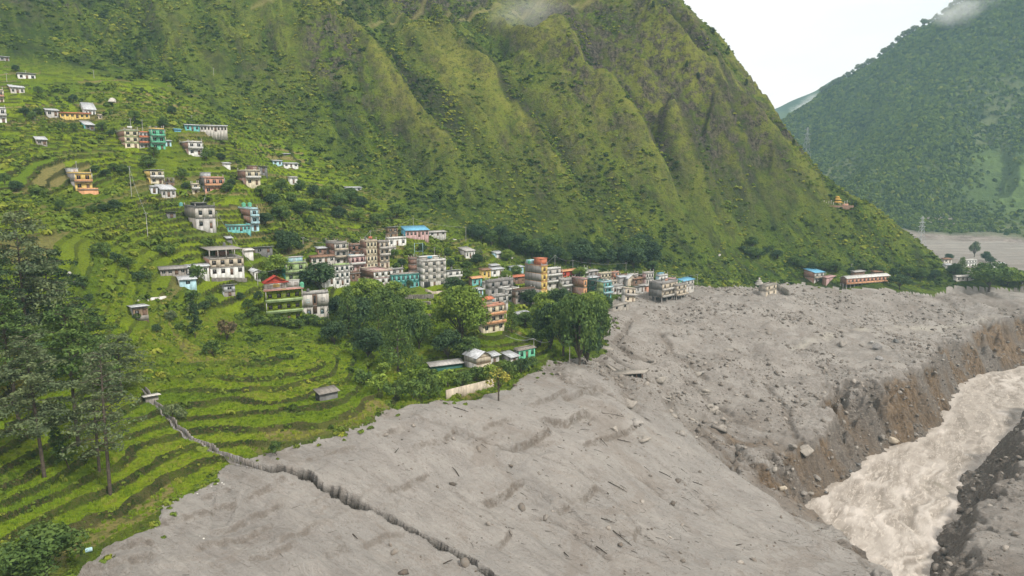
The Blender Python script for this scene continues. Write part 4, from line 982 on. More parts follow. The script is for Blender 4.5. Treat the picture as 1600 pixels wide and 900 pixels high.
# ------------------------------------------------------------------ buildings
PAL = {'white': (.60, .60, .57), 'offwhite': (.46, .44, .40), 'cream': (.52, .47, .34), 'grey': (.26, .25, .24), 'lgrey': (.40, .39, .37), 'dgrey': (.14, .14, .135), 'concrete': (.30, .28, .255),
       'green': (.115, .235, .075), 'lgreen': (.30, .40, .18), 'mint': (.12, .40, .25), 'teal': (.07, .29, .26), 'turq': (.13, .37, .35), 'blue': (.10, .32, .44), 'lblue': (.36, .55, .60), 'dteal': (.035, .12, .10),
       'orange': (.58, .31, .16), 'salmon': (.50, .27, .19), 'yellow': (.56, .41, .13), 'pink': (.45, .30, .29), 'red': (.40, .055, .035), 'redor': (.50, .17, .09), 'brown': (.16, .10, .07), 'wood': (.20, .14, .09),
       'tin': (.46, .48, .50), 'tinblue': (.16, .42, .60), 'tinteal': (.22, .44, .46), 'rust': (.24, .14, .09), 'mudgrey': (.30, .275, .24), 'stone': (.24, .22, .195), 'beige': (.46, .40, .31), 'black': (.02, .02, .02), 'glass': (.02, .025, .03), 'tarp': (.62, .60, .56), 'goldr': (.48, .30, .06)}
def mat(k):
    if k not in M_:
        if k == 'brick': return M_['brick']
        M_[k] = plain('paint_'+k if k not in ('glass', 'tin') else k, PAL[k], .25 if k == 'glass' else (.5 if k.startswith('tin') else .85), .16, .7, spec=.5 if k == 'glass' else .3)
    return M_[k]
mat('glass')
class BX:
    """boxes in local coordinates collected into one mesh, one material each"""
    def __init__(s): s.V = []; s.F = []; s.mi = []; s.mats = []
    def m(s, k):
        k = mat(k) if isinstance(k, str) else k
        if k not in s.mats: s.mats.append(k)
        return s.mats.index(k)
    def hexa(s, P, k):
        o = len(s.V); s.V += [tuple(p) for p in P]; i = s.m(k)
        for f in ((0, 3, 2, 1), (4, 5, 6, 7), (0, 1, 5, 4), (1, 2, 6, 5), (2, 3, 7, 6), (3, 0, 4, 7)): s.F.append(tuple(o+a for a in f)); s.mi.append(i)
    def box(s, x0, x1, y0, y1, z0, z1, k):
        if x1-x0 < 1e-3 or y1-y0 < 1e-3 or z1-z0 < 1e-3: return
        s.hexa([(x0, y0, z0), (x1, y0, z0), (x1, y1, z0), (x0, y1, z0), (x0, y0, z1), (x1, y0, z1), (x1, y1, z1), (x0, y1, z1)], k)
    def build(s, name, parent, loc=(0, 0, 0), rz=0):
        if not s.V: return None
        o = add_mesh(name, s.V, s.F, s.mats, parent=parent, mi=s.mi); o.location = loc; o.rotation_euler = (0, 0, rz); return o
WCACHE = {}
def window(parent, x, z, w_, h_, col='white', y=0.0, side=False, L=None, bars=1):
    """window: frame mesh with its pane as a sub-part; y is the outer wall face"""
    key = (round(w_, 1), round(h_, 1), col, bars)
    if key not in WCACHE:
        w2, h2 = key[0], key[1]; f = BX(); t = .07
        f.box(-w2/2-t, w2/2+t, -.05, .10, -t-.05, 0, col); f.box(-w2/2-t, w2/2+t, -.04, .10, h2, h2+t, col)
        f.box(-w2/2-t, -w2/2, -.04, .10, 0, h2, col); f.box(w2/2, w2/2+t, -.04, .10, 0, h2, col)
        for b in range(bars):
            bx = -w2/2+(b+1)*w2/(bars+1); f.box(bx-.03, bx+.03, -.03, .08, 0, h2, col)
        fo = f.build('window', None); p = BX(); p.box(-w2/2, w2/2, .10, .13, 0, h2, 'glass'); po = p.build('pane', None)
        WCACHE[key] = (fo.data, po.data); bpy.data.objects.remove(fo); bpy.data.objects.remove(po)
    fm_, pm = WCACHE[key]
    if side: f = child('window', fm_, parent, (0, x, z), -math.pi/2)
    else: f = child('window', fm_, parent, (x, y, z))
    child('pane', pm, f); return f
def panel(b, ax, o, a0, a1, z0, z1, ops, col, t=.2):
    """wall slab along x (ax=0, at y=o) or y (ax=1, at x=o) with openings [(a,b,za,zb)]"""
    ops = sorted(ops); cuts = [a0]+[v for op in ops for v in op[:2]]+[a1]
    def bx(p, q_, za, zb):
        if ax == 0: b.box(p, q_, o, o+t, za, zb, col)
        else: b.box(o, o+t, p, q_, za, zb, col)
    for i in range(0, len(cuts)-1):
        p, q_ = cuts[i], cuts[i+1]
        if i % 2 == 0: bx(p, q_, z0, z1)
        else:
            op = ops[i//2]; bx(p, q_, z0, op[2]); bx(p, q_, op[3], z1)
def tri_prism(b, P3, y0, y1, k, axis='y'):
    """triangular prism: P3 are (a,z) pairs, extruded along y (or x)"""
    o = len(b.V); i = b.m(k)
    for c in (y0, y1):
        for a, z in P3: b.V.append((a, c, z) if axis == 'y' else (c, a, z))
    for f in ((0, 1, 2, 2), (3, 5, 4, 4)): pass
    for f in ((0, 2, 1, 1), (3, 4, 5, 5), (0, 1, 4, 3), (1, 2, 5, 4), (2, 0, 3, 5)): b.F.append(tuple(o+a for a in f)); b.mi.append(i)
def slope_slab(b, a0, za, a1, zb, c0, c1, t, k, axis='x', n=0):
    """sloping roof sheet from (a0,za) to (a1,zb); ridged with n corrugation ribs"""
    def q4(a, c, z): return (a, c, z) if axis == 'x' else (c, a, z)
    P = [q4(a0, c0, za), q4(a1, c0, zb), q4(a1, c1, zb), q4(a0, c1, za), q4(a0, c0, za+t), q4(a1, c0, zb+t), q4(a1, c1, zb+t), q4(a0, c1, za+t)]
    if axis != 'x': P = [P[i] for i in (0, 3, 2, 1, 4, 7, 6, 5)]
    b.hexa(P, k)
    for i in range(n):
        c = c0+(i+.5)*(c1-c0)/n; P = [q4(a0, c-.05, za+t), q4(a1, c-.05, zb+t), q4(a1, c+.05, zb+t), q4(a0, c+.05, za+t), q4(a0, c-.05, za+t+.06), q4(a1, c-.05, zb+t+.06), q4(a1, c+.05, zb+t+.06), q4(a0, c+.05, za+t+.06)]
        if axis != 'x': P = [P[j] for j in (0, 3, 2, 1, 4, 7, 6, 5)]
        b.hexa(P, k)
HN = {}; LAND = []
def place(px, py, hpx, wf, ws, beta, pos=None):
    p = pos or cast(px, py)
    if p is None: print('house: no ground', px, py); p = at_D(px, py, 470)
    be = math.radians(beta); ex, ey = math.cos(be), math.sin(be); d0 = p[1]*CP-(p[2]-CAMZ)*SP
    u2 = (px+wf-800)/F; Lf = (u2*d0-p[0])/(ex-u2*ey*CP) if wf else 5
    sx, sy = -math.sin(be), math.cos(be)
    if ws: u3 = (px-ws-800)/F; Ls = (u3*d0-p[0])/(sx-u3*sy*CP); Ls = min(max(Ls, 2.5), 26)
    else: Ls = min(max(Lf*.6, 3.0), 7.5)
    Lf = max(Lf, 1.6)
    if Lf < 0 or Lf > 60: print('len?', px, py, Lf)
    return p, be, Lf, Ls, hpx*d0/F
def house(px, py, wf, ws, hpx, fl, label, front='white', side=None, beta=40, roof='flat', rc='grey', nw=None, wc='white', balc=None, bc=None, win=1, ground=None, bands='grey', pent=None, cols=False, name='house', cat='house', door=True, stub=True, open_top=False, stilts=False, topc=None, sidewin=0, bars=1, par=.5, pos=None, tilt=None, storeys=None):
    p, be, L, W, H = place(px, py, hpx, wf, ws, beta, pos)
    LAND.append((label, px+(wf or 0)/2, py-hpx/2)); side = side or front; t = thing(name, label, cat, p, be); HN.setdefault(name, []).append(t)
    if tilt: t.rotation_euler = (math.radians(tilt[0]), math.radians(tilt[1]), be)
    c = (p[0]+math.cos(be)*L/2-math.sin(be)*W/2, p[1]+math.sin(be)*L/2+math.cos(be)*W/2); KEEP_OUT.append((c[0], c[1], math.hypot(L, W)/2*.85))
    # free the view in front of the lowest storey
    for k in range(3): KEEP_OUT.append((p[0]+math.cos(be)*L*(k+.5)/3+math.sin(be)*1.5, p[1]+math.sin(be)*L*(k+.5)/3-math.cos(be)*1.5, 1.6+L/6))
    sh = H/fl; wl = BX(); fs = BX(); nw_ = nw or max(1, int(round(L/2.6))); dz = -4.0 if not stilts else -.2
    cell_ = L/nw_; ww = min(1.3, cell_*.5); wh = min(1.35, sh*.44)
    fcol = lambda f: (storeys[f] if storeys else front)
    for f in range(fl):
        z0 = f*sh; z1 = z0+sh-.16; ops = []; last = f == fl-1
        if open_top and last:
            for i in range(nw_+1):
                x = i*(L-.3)/nw_
                for y in (0, W-.3): wl.box(x, x+.3, y, y+.3, z0, z1, 'concrete')
            wl.box(L*.35, L*.75, W*.55, W*.6, z0, z0+sh*.55, 'brick')
        elif stilts and f == 0:
            for i in range(nw_+1):
                x = i*(L-.35)/nw_
                for y in (0, W*.5, W-.35): wl.box(x, x+.35, y, y+.35, -3.5, z1, 'concrete')
            wl.box(0.3, L-.3, W*.75, W*.75+.2, z0-1, z1, 'dgrey')
        else:
            for i in range(nw_):
                xc = (i+.5)*cell_
                if win and sh > 1.6 and not (f == 0 and door and i == nw_//2): ops.append((xc-ww/2, xc+ww/2, z0+sh*.30, z0+sh*.30+wh))
                elif f == 0 and door and sh > 1.6: ops.append((xc-.5, xc+.5, z0+.02, z0+min(2.1, sh*.75)))
            panel(wl, 0, 0, 0, L, z0+(dz if f == 0 else 0), z1, ops, fcol(f))
            so_ = []
            if sidewin:
                for i in range(sidewin):
                    yc = (i+.5)*W/sidewin; so_.append((yc-ww*.45, yc+ww*.45, z0+sh*.32, z0+sh*.32+wh*.9))
            panel(wl, 1, 0, .2, W, z0+(dz if f == 0 else 0), z1, so_, side)
            panel(wl, 1, L-.2, .2, W, z0+(dz if f == 0 else 0), z1, [], side if side != 'brick' else front)
            wl.box(.2, L-.2, W-.2, W, z0+(dz if f == 0 else 0), z1, side)
            for op in ops:
                if op[2] < z0+.1: continue
                window(t, (op[0]+op[1])/2, op[2], op[1]-op[0], op[3]-op[2], wc, y=.05, bars=bars)
            for op in so_: window(t, (op[0]+op[1])/2, op[2], op[1]-op[0], op[3]-op[2], wc, side=True).location.x = .05
            if f == 0 and door and ops:
                dd_ = BX(); xc = (nw_//2+.5)*cell_; dd_.box(xc-.5, xc+.5, .10, .15, .02, min(2.1, sh*.75), 'brown' if front != 'brown' else 'wood'); dd_.build('door', t)
            if cols:
                for i in range(nw_+1):
                    x = i*(L-.3)/nw_; wl.box(x, x+.3, -.12, 0, z0, z1, 'offwhite' if cols is True else cols)
        e = .22 if not last else (.35 if roof == 'flat' else .05)
        fs = BX(); fs.box(-(e if last and roof == 'flat' else 0), L+(e if last and roof == 'flat' else 0), -e, W, z1, z1+.16, bands)
        if last and roof == 'flat' and par:
            k = topc or fcol(fl-1)
            for a in ((0, L, 0, .15), (0, L, W-.15, W), (0, .15, .15, W-.15), (L-.15, L, .15, W-.15)): fs.box(*a, z1+.16, z1+.16+par, k)
        fs.build('roof_slab' if last else 'floor_slab', t)
    if ground: wl.box(-.05, L+.05, -.06, -.0, -1.0, .5, ground)
    wl.build('wall', t)
    for f in (balc or []):
        bb = BX(); z = f*sh; k = bc or front; bb.box(-.1, L+.1, -1.15, -.10, z-.14, z, bands); bb.box(-.1, L+.1, -1.15, -1.03, z, z+.85, k); bb.box(-.1, .0, -1.03, -.1, z, z+.85, k); bb.box(L, L+.1, -1.03, -.1, z, z+.85, k)
        for i in (0, 1): bb.box(i*(L-.2)-.1+i*.2, i*(L-.2)+.1+i*.2, -1.12, -.97, z+.85, z+sh-.3, 'offwhite')
        bb.build('balcony', t)
    zt_ = H
    if pent:
        a, b_, ph, pc, prc = pent; pb = BX(); ph *= H
        for pa in ((a*L, b_*L, W*.25, W*.25+.2), (a*L, b_*L, W*.85-.2, W*.85), (a*L, a*L+.2, W*.25+.2, W*.85-.2), (b_*L-.2, b_*L, W*.25+.2, W*.85-.2)): pb.box(*pa, zt_, zt_+ph, pc)
        pb.build('stair_room', t); pr = BX(); pr.box(a*L-.3, b_*L+.3, W*.25-.3, W*.85+.3, zt_+ph, zt_+ph+.15, prc); r_ = pr.build('stair_room_roof', t)
        window(t, (a+b_)/2*L, zt_+ph*.3, min(.9, (b_-a)*L*.4), ph*.42, wc, y=W*.25-.06)
    rb_ = BX()
    if roof == 'flat' and stub:
        for i in (0, 1):
            for y in (0.05, W-.3): rb_.box(i*(L-.35)+.05, i*(L-.35)+.3, y, y+.25, zt_, zt_+1.0+.3*((int(px)+i) % 3), 'concrete')
        rb_.build('column_stub', t)
    elif roof == 'gable':       # ridge along the front
        rh = W*.26; n = max(2, int(L/1.2)); slope_slab(rb_, -.6, zt_-.15, W/2, zt_+rh, -.5, L+.5, .09, rc, 'y', n); slope_slab(rb_, W/2, zt_+rh, W+.6, zt_-.15, -.5, L+.5, .09, rc, 'y', n)
        g = BX()
        for x in (0.0, L-.2): tri_prism(g, [(0, zt_), (W, zt_), (W/2, zt_+rh-.12)], x, x+.2, side, 'x')
        g.build('gable_wall', t); rb_.build('roof', t)
    elif roof == 'gable_y':     # gable end looks out over the front
        rh = L*.30; n = max(2, int(W/1.2)); slope_slab(rb_, -.6, zt_-.15, L/2, zt_+rh, -.7, W+.4, .09, rc, 'x', n); slope_slab(rb_, L/2, zt_+rh, L+.6, zt_-.15, -.7, W+.4, .09, rc, 'x', n)
        g = BX()
        for y in (0.0, W-.2): tri_prism(g, [(0, zt_), (L, zt_), (L/2, zt_+rh-.12)], y, y+.2, topc or front, 'y')
        g.build('gable_wall', t); rb_.build('roof', t)
    elif roof == 'shed':        # single tin sheet falling to the front
        n = max(2, int(L/1.0)); slope_slab(rb_, -.7, zt_-.1, W+.4, zt_+W*.20, -.4, L+.4, .07, rc, 'y', n); rb_.build('roof', t)
        g = BX(); 
        for x in (0, L-.2): tri_prism(g, [(0, zt_), (W, zt_), (W, zt_+W*.19)], x, x+.2, side, 'x')
        g.build('gable_wall', t)
    elif roof == 'slant':       # sheet lifted at the front
        slope_slab(rb_, -.8, zt_+.45, W+.3, zt_-.05, -.5, L+.5, .08, rc, 'y', max(2, int(L/1.2))); rb_.build('roof', t)
    t['H'] = H; t['L'] = L; t['W'] = W
    del t['H'], t['L'], t['W']
    return t, L, W, H, sh
def tank(px_house, fx, fy, label, col='mint', r=.65, h=1.3, dz=.16):
    """round roof tank on a house"""
    t, L, W, H, sh = px_house; pt = Matrix.Rotation(t.rotation_euler.z, 4, 'Z') @ Vector((L*fx, W*fy, H+dz)); loc = t.location+pt
    Vt = []; Ft = []; n = 12; prof = [(r, 0), (r*1.03, h*.25), (r, h*.5), (r*1.03, h*.75), (r*.98, h*.85), (r*.45, h), (r*.4, h*1.07), (.01, h*1.08)]
    for rr_, z in prof:
        for k in range(n): Vt.append((rr_*math.cos(k*2*math.pi/n), rr_*math.sin(k*2*math.pi/n), z))
    for i in range(len(prof)-1):
        for k in range(n): Ft.append((i*n+k, i*n+(k+1) % n, (i+1)*n+(k+1) % n, (i+1)*n+k))
    root = thing('water_tank', label, 'water tank', loc); add_mesh('tank_body', Vt[:-2*n], Ft[:-2*n], mat(col), parent=root, smooth=True)
    add_mesh('tank_lid', Vt, Ft[-2*n:], mat(col), parent=root, smooth=True); return root
# ---- upper hillside, left
house(0,95,15,0,7,1,'low grey-roofed shed cut off by the left edge, highest on the hill','grey',roof='shed',rc='tin',nw=2)
house(29,123,27,3,8,1,'long low shed, half white and half dark, near the left edge of the hillside','white',roof='slant',rc='tin',nw=3,storeys=None,wc='dgrey')
house(17,146,22,12,10,1,'brick shed with a long sloping grey tin roof, above the left-edge cream house','offwhite','brick',roof='shed',rc='tin',nw=3)
house(-8,161,15,4,20,2,'cream and orange two-storey house at the left edge, under the brick shed','cream',nw=2,balc=[1],bc='salmon')
house(-9,192,20,4,23,2,'white two-storey house with a deep white balcony at the left edge','white',nw=2,balc=[1])
house(73,181,19,3,9,1,'small whitewashed hut at the left end of the long orange-roofed row','lgrey','grey',roof='shed',rc='tin',nw=2)
house(94,184,46,3,8,1,'long low yellow row house under an orange-red roof','yellow','offwhite',roof='shed',rc='redor',nw=6,wc='white',beta=26)
house(133,181,17,8,10,1,'white house with a pale tin roof, just above the orange-roofed row','white','lgrey',roof='gable',rc='tin',nw=3)
house(154,186,5,1,6,1,'tiny beige block hut right of the orange-roofed row','beige',nw=1,stub=False,door=False)
house(134,202,14,8,7,1,'small teal shed with a white-edged sloping roof below the orange-roofed row','dgrey','turq',roof='shed',rc='tin',nw=2)
house(58,226,16,5,8,1,'small stone hut with a grey roof alone on the left terraces','stone',roof='shed',rc='tin',nw=2)
hc = house(196,232,22,13,28,3,'cream three-storey house with a bare brick side, left part of the cream-red-green row','cream','brick',nw=2,wc='brown',bands='lgreen',topc='concrete')
house(219,232,19,0,25,3,'red and white three-storey house with balconies between the cream and green houses','lgrey',nw=3,balc=[1,2],bc='redor',topc='redor')
hg = house(238,234,21,0,32,3,'bright mint green three-storey house with a yellow parapet on the hillside','mint',nw=2,balc=[1,2],bc='mint',topc='yellow',wc='white')
house(259,229,9,1,9,1,'small white hut leaning on the right side of the mint green house','lblue',roof='shed',rc='tin',nw=1)
house(273,206,10,1,4,1,'tiny blue-roofed hut left of the long white school row','tinblue',roof='shed',rc='tinblue',nw=1)
house(290,204,22,2,9,1,'teal blue low building at the left end of the long white row','turq',roof='shed',rc='tin',nw=3)
house(313,205,42,2,9,1,'long low white building with a grey roof high on the hill','offwhite',roof='shed',rc='tin',nw=8,wc='brown',beta=20)
house(295,242,22,13,20,2,'white three-bay house with a brick side and a dark bush in front','white','brick',nw=2,balc=[1],bc='white')
hy = house(118,297,27,17,26,2,'orange and yellow two-storey house with a dark grey side wall','yellow','grey',nw=2,balc=[1],bc='orange',pent=(-.0,.42,.30,'white','tin'),wc='redor')
house(124,301,30,0,5,1,'low orange terrace wall house below the orange and yellow house','orange',nw=3,win=0,door=False,stub=False,name='terrace_block')
house(236,287,20,15,20,2,'cream house with white balconies and a pale tin roof, above the grey tin sheds','cream','yellow',nw=2,balc=[1],bc='white',roof='slant',rc='tin')
house(257,291,16,1,13,2,'unfinished brown frame building right of the cream balconied house','wood',nw=2,open_top=True,roof='none')
house(253,308,22,18,12,1,'long grey corrugated shed with a boxy white tin annex','lgrey','dgrey',roof='shed',rc='tin',nw=3)
house(236,302,11,2,10,1,'boxy pale tin hut at the left end of the grey corrugated shed','tin','tin',nw=1,stub=False)
house(301,303,11,1,15,2,'small cream two-storey house left of the salmon balconied house','cream',nw=1,balc=[1],bc='white')
house(321,303,30,8,25,2,'salmon orange house with white patterned balconies and a tin roof room','salmon','dgrey',nw=3,balc=[1],bc='orange',wc='white',pent=(.0,.4,.32,'tin','tin'))
house(385,289,22,13,22,2,'pale cream house with a tall narrow window and brick side, on the wooded slope','cream','brick',nw=2,balc=[1],bc='white',pent=(.6,1.,.35,'brick','grey'))
house(350,260,10,1,5,1,'tiny white hut in the green above the pale cream house','white',roof='shed',rc='tin',nw=1)
house(427,257,14,2,6,1,'small blue and white house of the upper row, left end','lblue',roof='shed',rc='tin',nw=2)
house(444,261,22,1,6,1,'low white hut of the upper row, right end','white',roof='shed',rc='tin',nw=3)
house(443,244,10,1,4,1,'tiny dark open shelter alone on the upper terraces','dgrey',roof='shed',rc='tin',nw=1)
house(406,270,12,2,9,1,'dark hut with a grey roof half hidden by trees right of the cream house','dgrey',roof='slant',rc='lgrey',nw=1)
house(453,287,12,3,10,1,'white walled hut among the trees on the wooded slope','white',roof='shed',rc='lgrey',nw=1)
house(541,299,24,2,6,1,'low tin shed at the edge of the wooded slope under the mountain','tin',roof='shed',rc='tin',nw=3)
hw = house(307,358,31,17,34,2,'white and grey two-storey house with black windows and a dark roof slab','lgrey','stone',nw=2,wc='black',pent=(.25,.75,.16,'black','dgrey'),topc='dgrey',storeys=['lgrey','offwhite'],bands='dgrey')
tank(hw,-.25,.8,'turquoise water tank behind the white and grey two-storey house','turq')
hb = house(393,361,12,34,34,3,'pinkish brick building with light blue balconies on its right face','lblue','brick',nw=1,balc=[1,2],bc='lblue',sidewin=0,beta=38)
for k, (fx, tx) in enumerate(((.1,'left one of the green water tanks on the pinkish brick building'),(.9,'right one of the green water tanks on the pinkish brick building'))): tank(hb,fx,.35,tx,'mint',.8,1.6,.7)
house(356,362,36,15,9,1,'low turquoise building at the foot of the pinkish brick building','turq',nw=6,wc='white',stub=False,beta=32)
house(262,341,13,2,8,1,'dark hut with a white tarpaulin front above the terraces','dgrey','tarp',roof='slant',rc='dgrey',nw=1)
house(355,378,8,1,6,1,'tiny dark tin hut on the terrace below the turquoise building','dgrey',roof='shed',rc='tin',nw=1)
hu = house(329,432,53,15,41,3,'long unfinished house: white ground floor, brick middle, bare open top','white','brick',nw=4,wc='brown',open_top=True,roof='none',storeys=['white','beige','brick'],bands='concrete',bars=2,beta=36)
house(251,431,40,2,10,1,'low stone shed with a green-grey roof left of the long unfinished house','stone',roof='shed',rc='grey',nw=4,beta=34)
house(293,431,34,2,14,1,'long white tin shed built onto the unfinished house','white','lgrey',roof='shed',rc='tin',nw=3,beta=34)
house(398,437,9,16,13,1,'white gabled shed right of the long unfinished house','white','lgrey',roof='gable_y',rc='tin',nw=1)
house(383,401,13,1,10,1,'white tarpaulin shelter behind the unfinished house','tarp',roof='shed',rc='tarp',nw=1,win=0,door=False,name='shelter',cat='shelter')
house(399,396,27,2,8,1,'open dark shed under pale tin sheets behind the unfinished house','dgrey','wood',roof='slant',rc='tin',nw=2)
house(281,448,26,4,11,1,'long low white tin shed with a pale blue roof on the terraces','lblue','white',roof='shed',rc='tin',nw=1,door=False,beta=34)
house(351,464,17,2,17,2,'two-level grey-blue tin hut on a stone base alone on the terraces','tin',nw=1,roof='slant',rc='tin',storeys=['stone','tin'])
house(209,497,23,8,15,1,'dark open-fronted hut with a pale tin roof and wooden posts on the terraces','wood','dgrey',roof='slant',rc='tin',nw=2,ground='stone')
house(118,503,12,4,11,1,'little hut with a yellow front and a domed white top at the dark trees','yellow','tin',roof='gable_y',rc='tarp',nw=1)
house(500,627,28,3,12,1,'black open shed with a grass-grown roof on the lower terraces','dgrey','black',roof='shed',rc='stone',nw=2,win=0,door=False)
house(228,629,20,3,7,1,'small lean-to under white sheets beside the head of the ditch','stone',roof='slant',rc='tarp',nw=1)
# ---- green house and neighbours
gh = house(417,507,56,2,53,3,'tall green house with pale green balconies','green','green',nw=4,balc=[1,2],bc='lgreen',bars=2,wc='brown',topc='pink',beta=32,stub=False,bands='lgreen')
t, L, W, H, sh = gh
b = BX()
b.box(.2, L*.60, .6, .8, H+.02, H+2.5, 'offwhite'); b.box(.2, .4, .8, W*.9, H+.02, H+2.5, 'offwhite'); b.box(L*.60-.2, L*.60, .8, W*.9, H+.02, H+2.5, 'offwhite'); b.box(.4, L*.6-.2, W*.9-.2, W*.9, H+.02, H+2.5, 'offwhite')
b.box(L*.62, L*.98, W*.45, W*.45+.2, H+.02, H+2.6, 'lgrey'); b.box(L*.62, L, W*.42, W*.9, H+2.62, H+2.8, 'lgrey'); b.build('top_storey', t)
for fx in (.08, .28, .47): window(t, L*fx+.5, H+.9, .9, 1.1, 'brown', y=.55)
for fx in (.70, .88): window(t, L*fx, H+.9, .9, 1.1, 'brown', y=W*.45-.05)
r_ = BX(); x0, x1 = -.5, L*.60+.6; n = 8; rh = 2.2
slope_slab(r_, x0, H+2.45, (x0+x1)/2, H+2.45+rh, -.5, W*.9+.5, .1, 'red', 'x', n); slope_slab(r_, (x0+x1)/2, H+2.45+rh, x1, H+2.45, -.5, W*.9+.5, .1, 'red', 'x', n); r_.build('roof', t)
g = BX(); tri_prism(g, [(x0+.5, H+2.5), (x1-.5, H+2.5), ((x0+x1)/2, H+2.4+rh)], .3, .5, 'red', 'y'); g.box(x0, x1, -.45, -.3, H+2.35, H+2.75, 'red'); g.build('gable_wall', t)
b = BX(); b.box(L*.43, L*.57, -.35, -.03, -1, H+.3, 'green')
b.build('stair_bay', t)
for f in range(3): window(t, L*.5, f*sh+sh*.35, .9, 1.2, 'dgrey', y=-.40, bars=1)
b = BX(); b.box(-.6, L+.6, -1.3, -.05, H+.0, H+.13, 'salmon'); b.build('eave', t)
g2 = house(473,499,41,1,40,2,'grey and white two-storey house joined to the right side of the green house','offwhite','lgrey',nw=2,wc='lblue',bars=2,stub=True,beta=32,door=False,topc='lgrey',bands='grey')
t, L, W, H, sh = g2
b = BX(); b.box(L*.40, L*.56, -.10, -.02, sh*.35, H-.4, 'brown'); b.box(L*.44, L*.52, -.16, -.1, sh*1.2, sh*1.8, 'black'); b.build('stair_opening', t)
for f in (1,): b = BX(); b.box(-.1, L*.38, -.45, -.02, sh-.1, sh*1.88, 'offwhite'); b.box(L*.58, L+.1, -.45, -.02, sh-.1, sh*1.88, 'offwhite'); b.build('bay', t); window(t, L*.2, sh*1.3, 1.1, 1.1, 'lblue', y=-.5); window(t, L*.78, sh*1.3, 1.1, 1.2, 'dgrey', y=-.5)
tank(gh, 1.04, .3, 'green water tank on the gap between the green house and its grey neighbour', 'mint', .75, 1.7)
ht = house(447,441,32,6,29,2,'pale teal house with an open top terrace behind the red gable','lgreen','teal',nw=2,balc=[1],bc='lgreen',open_top=False,pent=(.1,.9,.3,'lblue','lgrey'),topc='lgreen')
house(502,446,22,2,14,1,'low white house mostly hidden by the dark round tree','white',nw=2,stub=False)
house(487,413,36,3,11,1,'long low white-walled house with a brown roof edge, above the dark round tree','offwhite','brown',roof='shed',rc='rust',nw=4,topc='yellow')
house(497,398,14,3,10,1,'small brick house with a tin roof at the left end of the village','brick','brick',roof='shed',rc='tin',nw=2)
house(512,400,13,3,10,1,'small grey house with a yellow banded parapet left of the pale brick block','grey',nw=1,topc='yellow',stub=False)
house(524,414,19,14,34,3,'pale block with a brick side, topmost in the left part of the village','offwhite','brick',nw=2,balc=[1,2],bc='beige',topc='concrete')
house(524,447,23,3,32,3,'white-green tall house with pilasters, right of the dark round tree','white','lgreen',nw=3,wc='dteal',cols='white',topc='lgreen')
house(549,404,18,3,21,2,'bare brick two-storey house in the middle of the village','brick','brick',nw=2,wc='brown',topc='brick')
house(546,410,10,1,10,1,'small house with a light blue tin roof in front of the bare brick one','lblue',roof='shed',rc='tinblue',nw=1)
house(548,426,22,2,25,2,'pink and white house with red window frames in the village centre','pink',nw=3,wc='red',balc=[1],bc='white',topc='white')
house(549,440,14,2,13,1,'dark brick low house below the pink one with red window frames','brown','brick',nw=2)
vt = house(574,422,16,10,45,4,'tall narrow cream tower house with a red brick side','cream','brick',nw=3,wc='dgrey',topc='beige',bands='beige')
house(594,420,15,5,42,4,'tall grey house with balconies, right of the tall narrow cream one','beige','brick',nw=2,balc=[2,3],bc='offwhite',topc='concrete')
house(585,457,28,22,33,3,'white house with yellow window frames and a brown side','white','brown',nw=3,wc='yellow',bars=1,topc='beige',bands='pink')
house(564,459,13,1,18,2,'small red and white house left of the yellow-framed one, above the grove','white',nw=2,wc='red',topc='white')
house(613,454,42,1,24,2,'long turquoise two-storey house with white windows','turq',nw=6,wc='white',beta=30,stub=False,bands='teal',topc='concrete')
house(612,431,18,2,10,1,'low grey and pink house on the slope above the turquoise house','lgrey','grey',nw=2)
house(643,432,9,2,28,3,'narrow red brick stair tower between turquoise house and white concrete building','brick','brick',nw=1,win=0,door=False,topc='brick')
bw = house(661,450,36,9,42,4,'large white concrete building with pilasters and a dark arched garage','offwhite','lgrey',nw=3,cols='white',wc='lgrey',bars=2,beta=33,topc='white',bands='lgrey',pent=(.02,.72,.14,'offwhite','white'))
t, L, W, H, sh = bw
b = BX(); b.box(.5, L*.30, -.14, -.03, -.5, sh*.85, 'black'); b.build('garage_shade', t)  # black panel on the wall, painted shade of the garage inside
hp = house(699,443,21,2,19,2,'small white house with a flat tin roof right of the large concrete building','white',nw=2,roof='slant',rc='tin',balc=[1],bc='white')
house(607,385,28,4,12,1,'white and brown two-part house on the slope below the blue roof','white','offwhite',nw=3,stub=True)
house(607,373,15,2,17,2,'open wooden frame house under a flat tin roof left of the blue roof','wood',nw=2,roof='slant',rc='tin')
house(593,400,26,3,12,1,'low whitish house behind the tall grey balconied house','offwhite','lgrey',nw=2)
house(634,371,36,7,11,1,'long pink-walled building under a bright blue tin roof','pink','blue',roof='shed',rc='tinblue',nw=6,beta=25)
house(671,369,26,1,6,1,'low grey shed adjoining the blue-roofed building','lgrey',roof='shed',rc='lgrey',nw=3)
house(728,404,14,12,12,1,'lone white and grey house with arched openings on the slope','white','grey',nw=3,roof='shed',rc='lgrey')
house(776,403,11,8,7,1,'small white and pale blue hut by the mountain foot','white','lblue',roof='shed',rc='tin',nw=1)
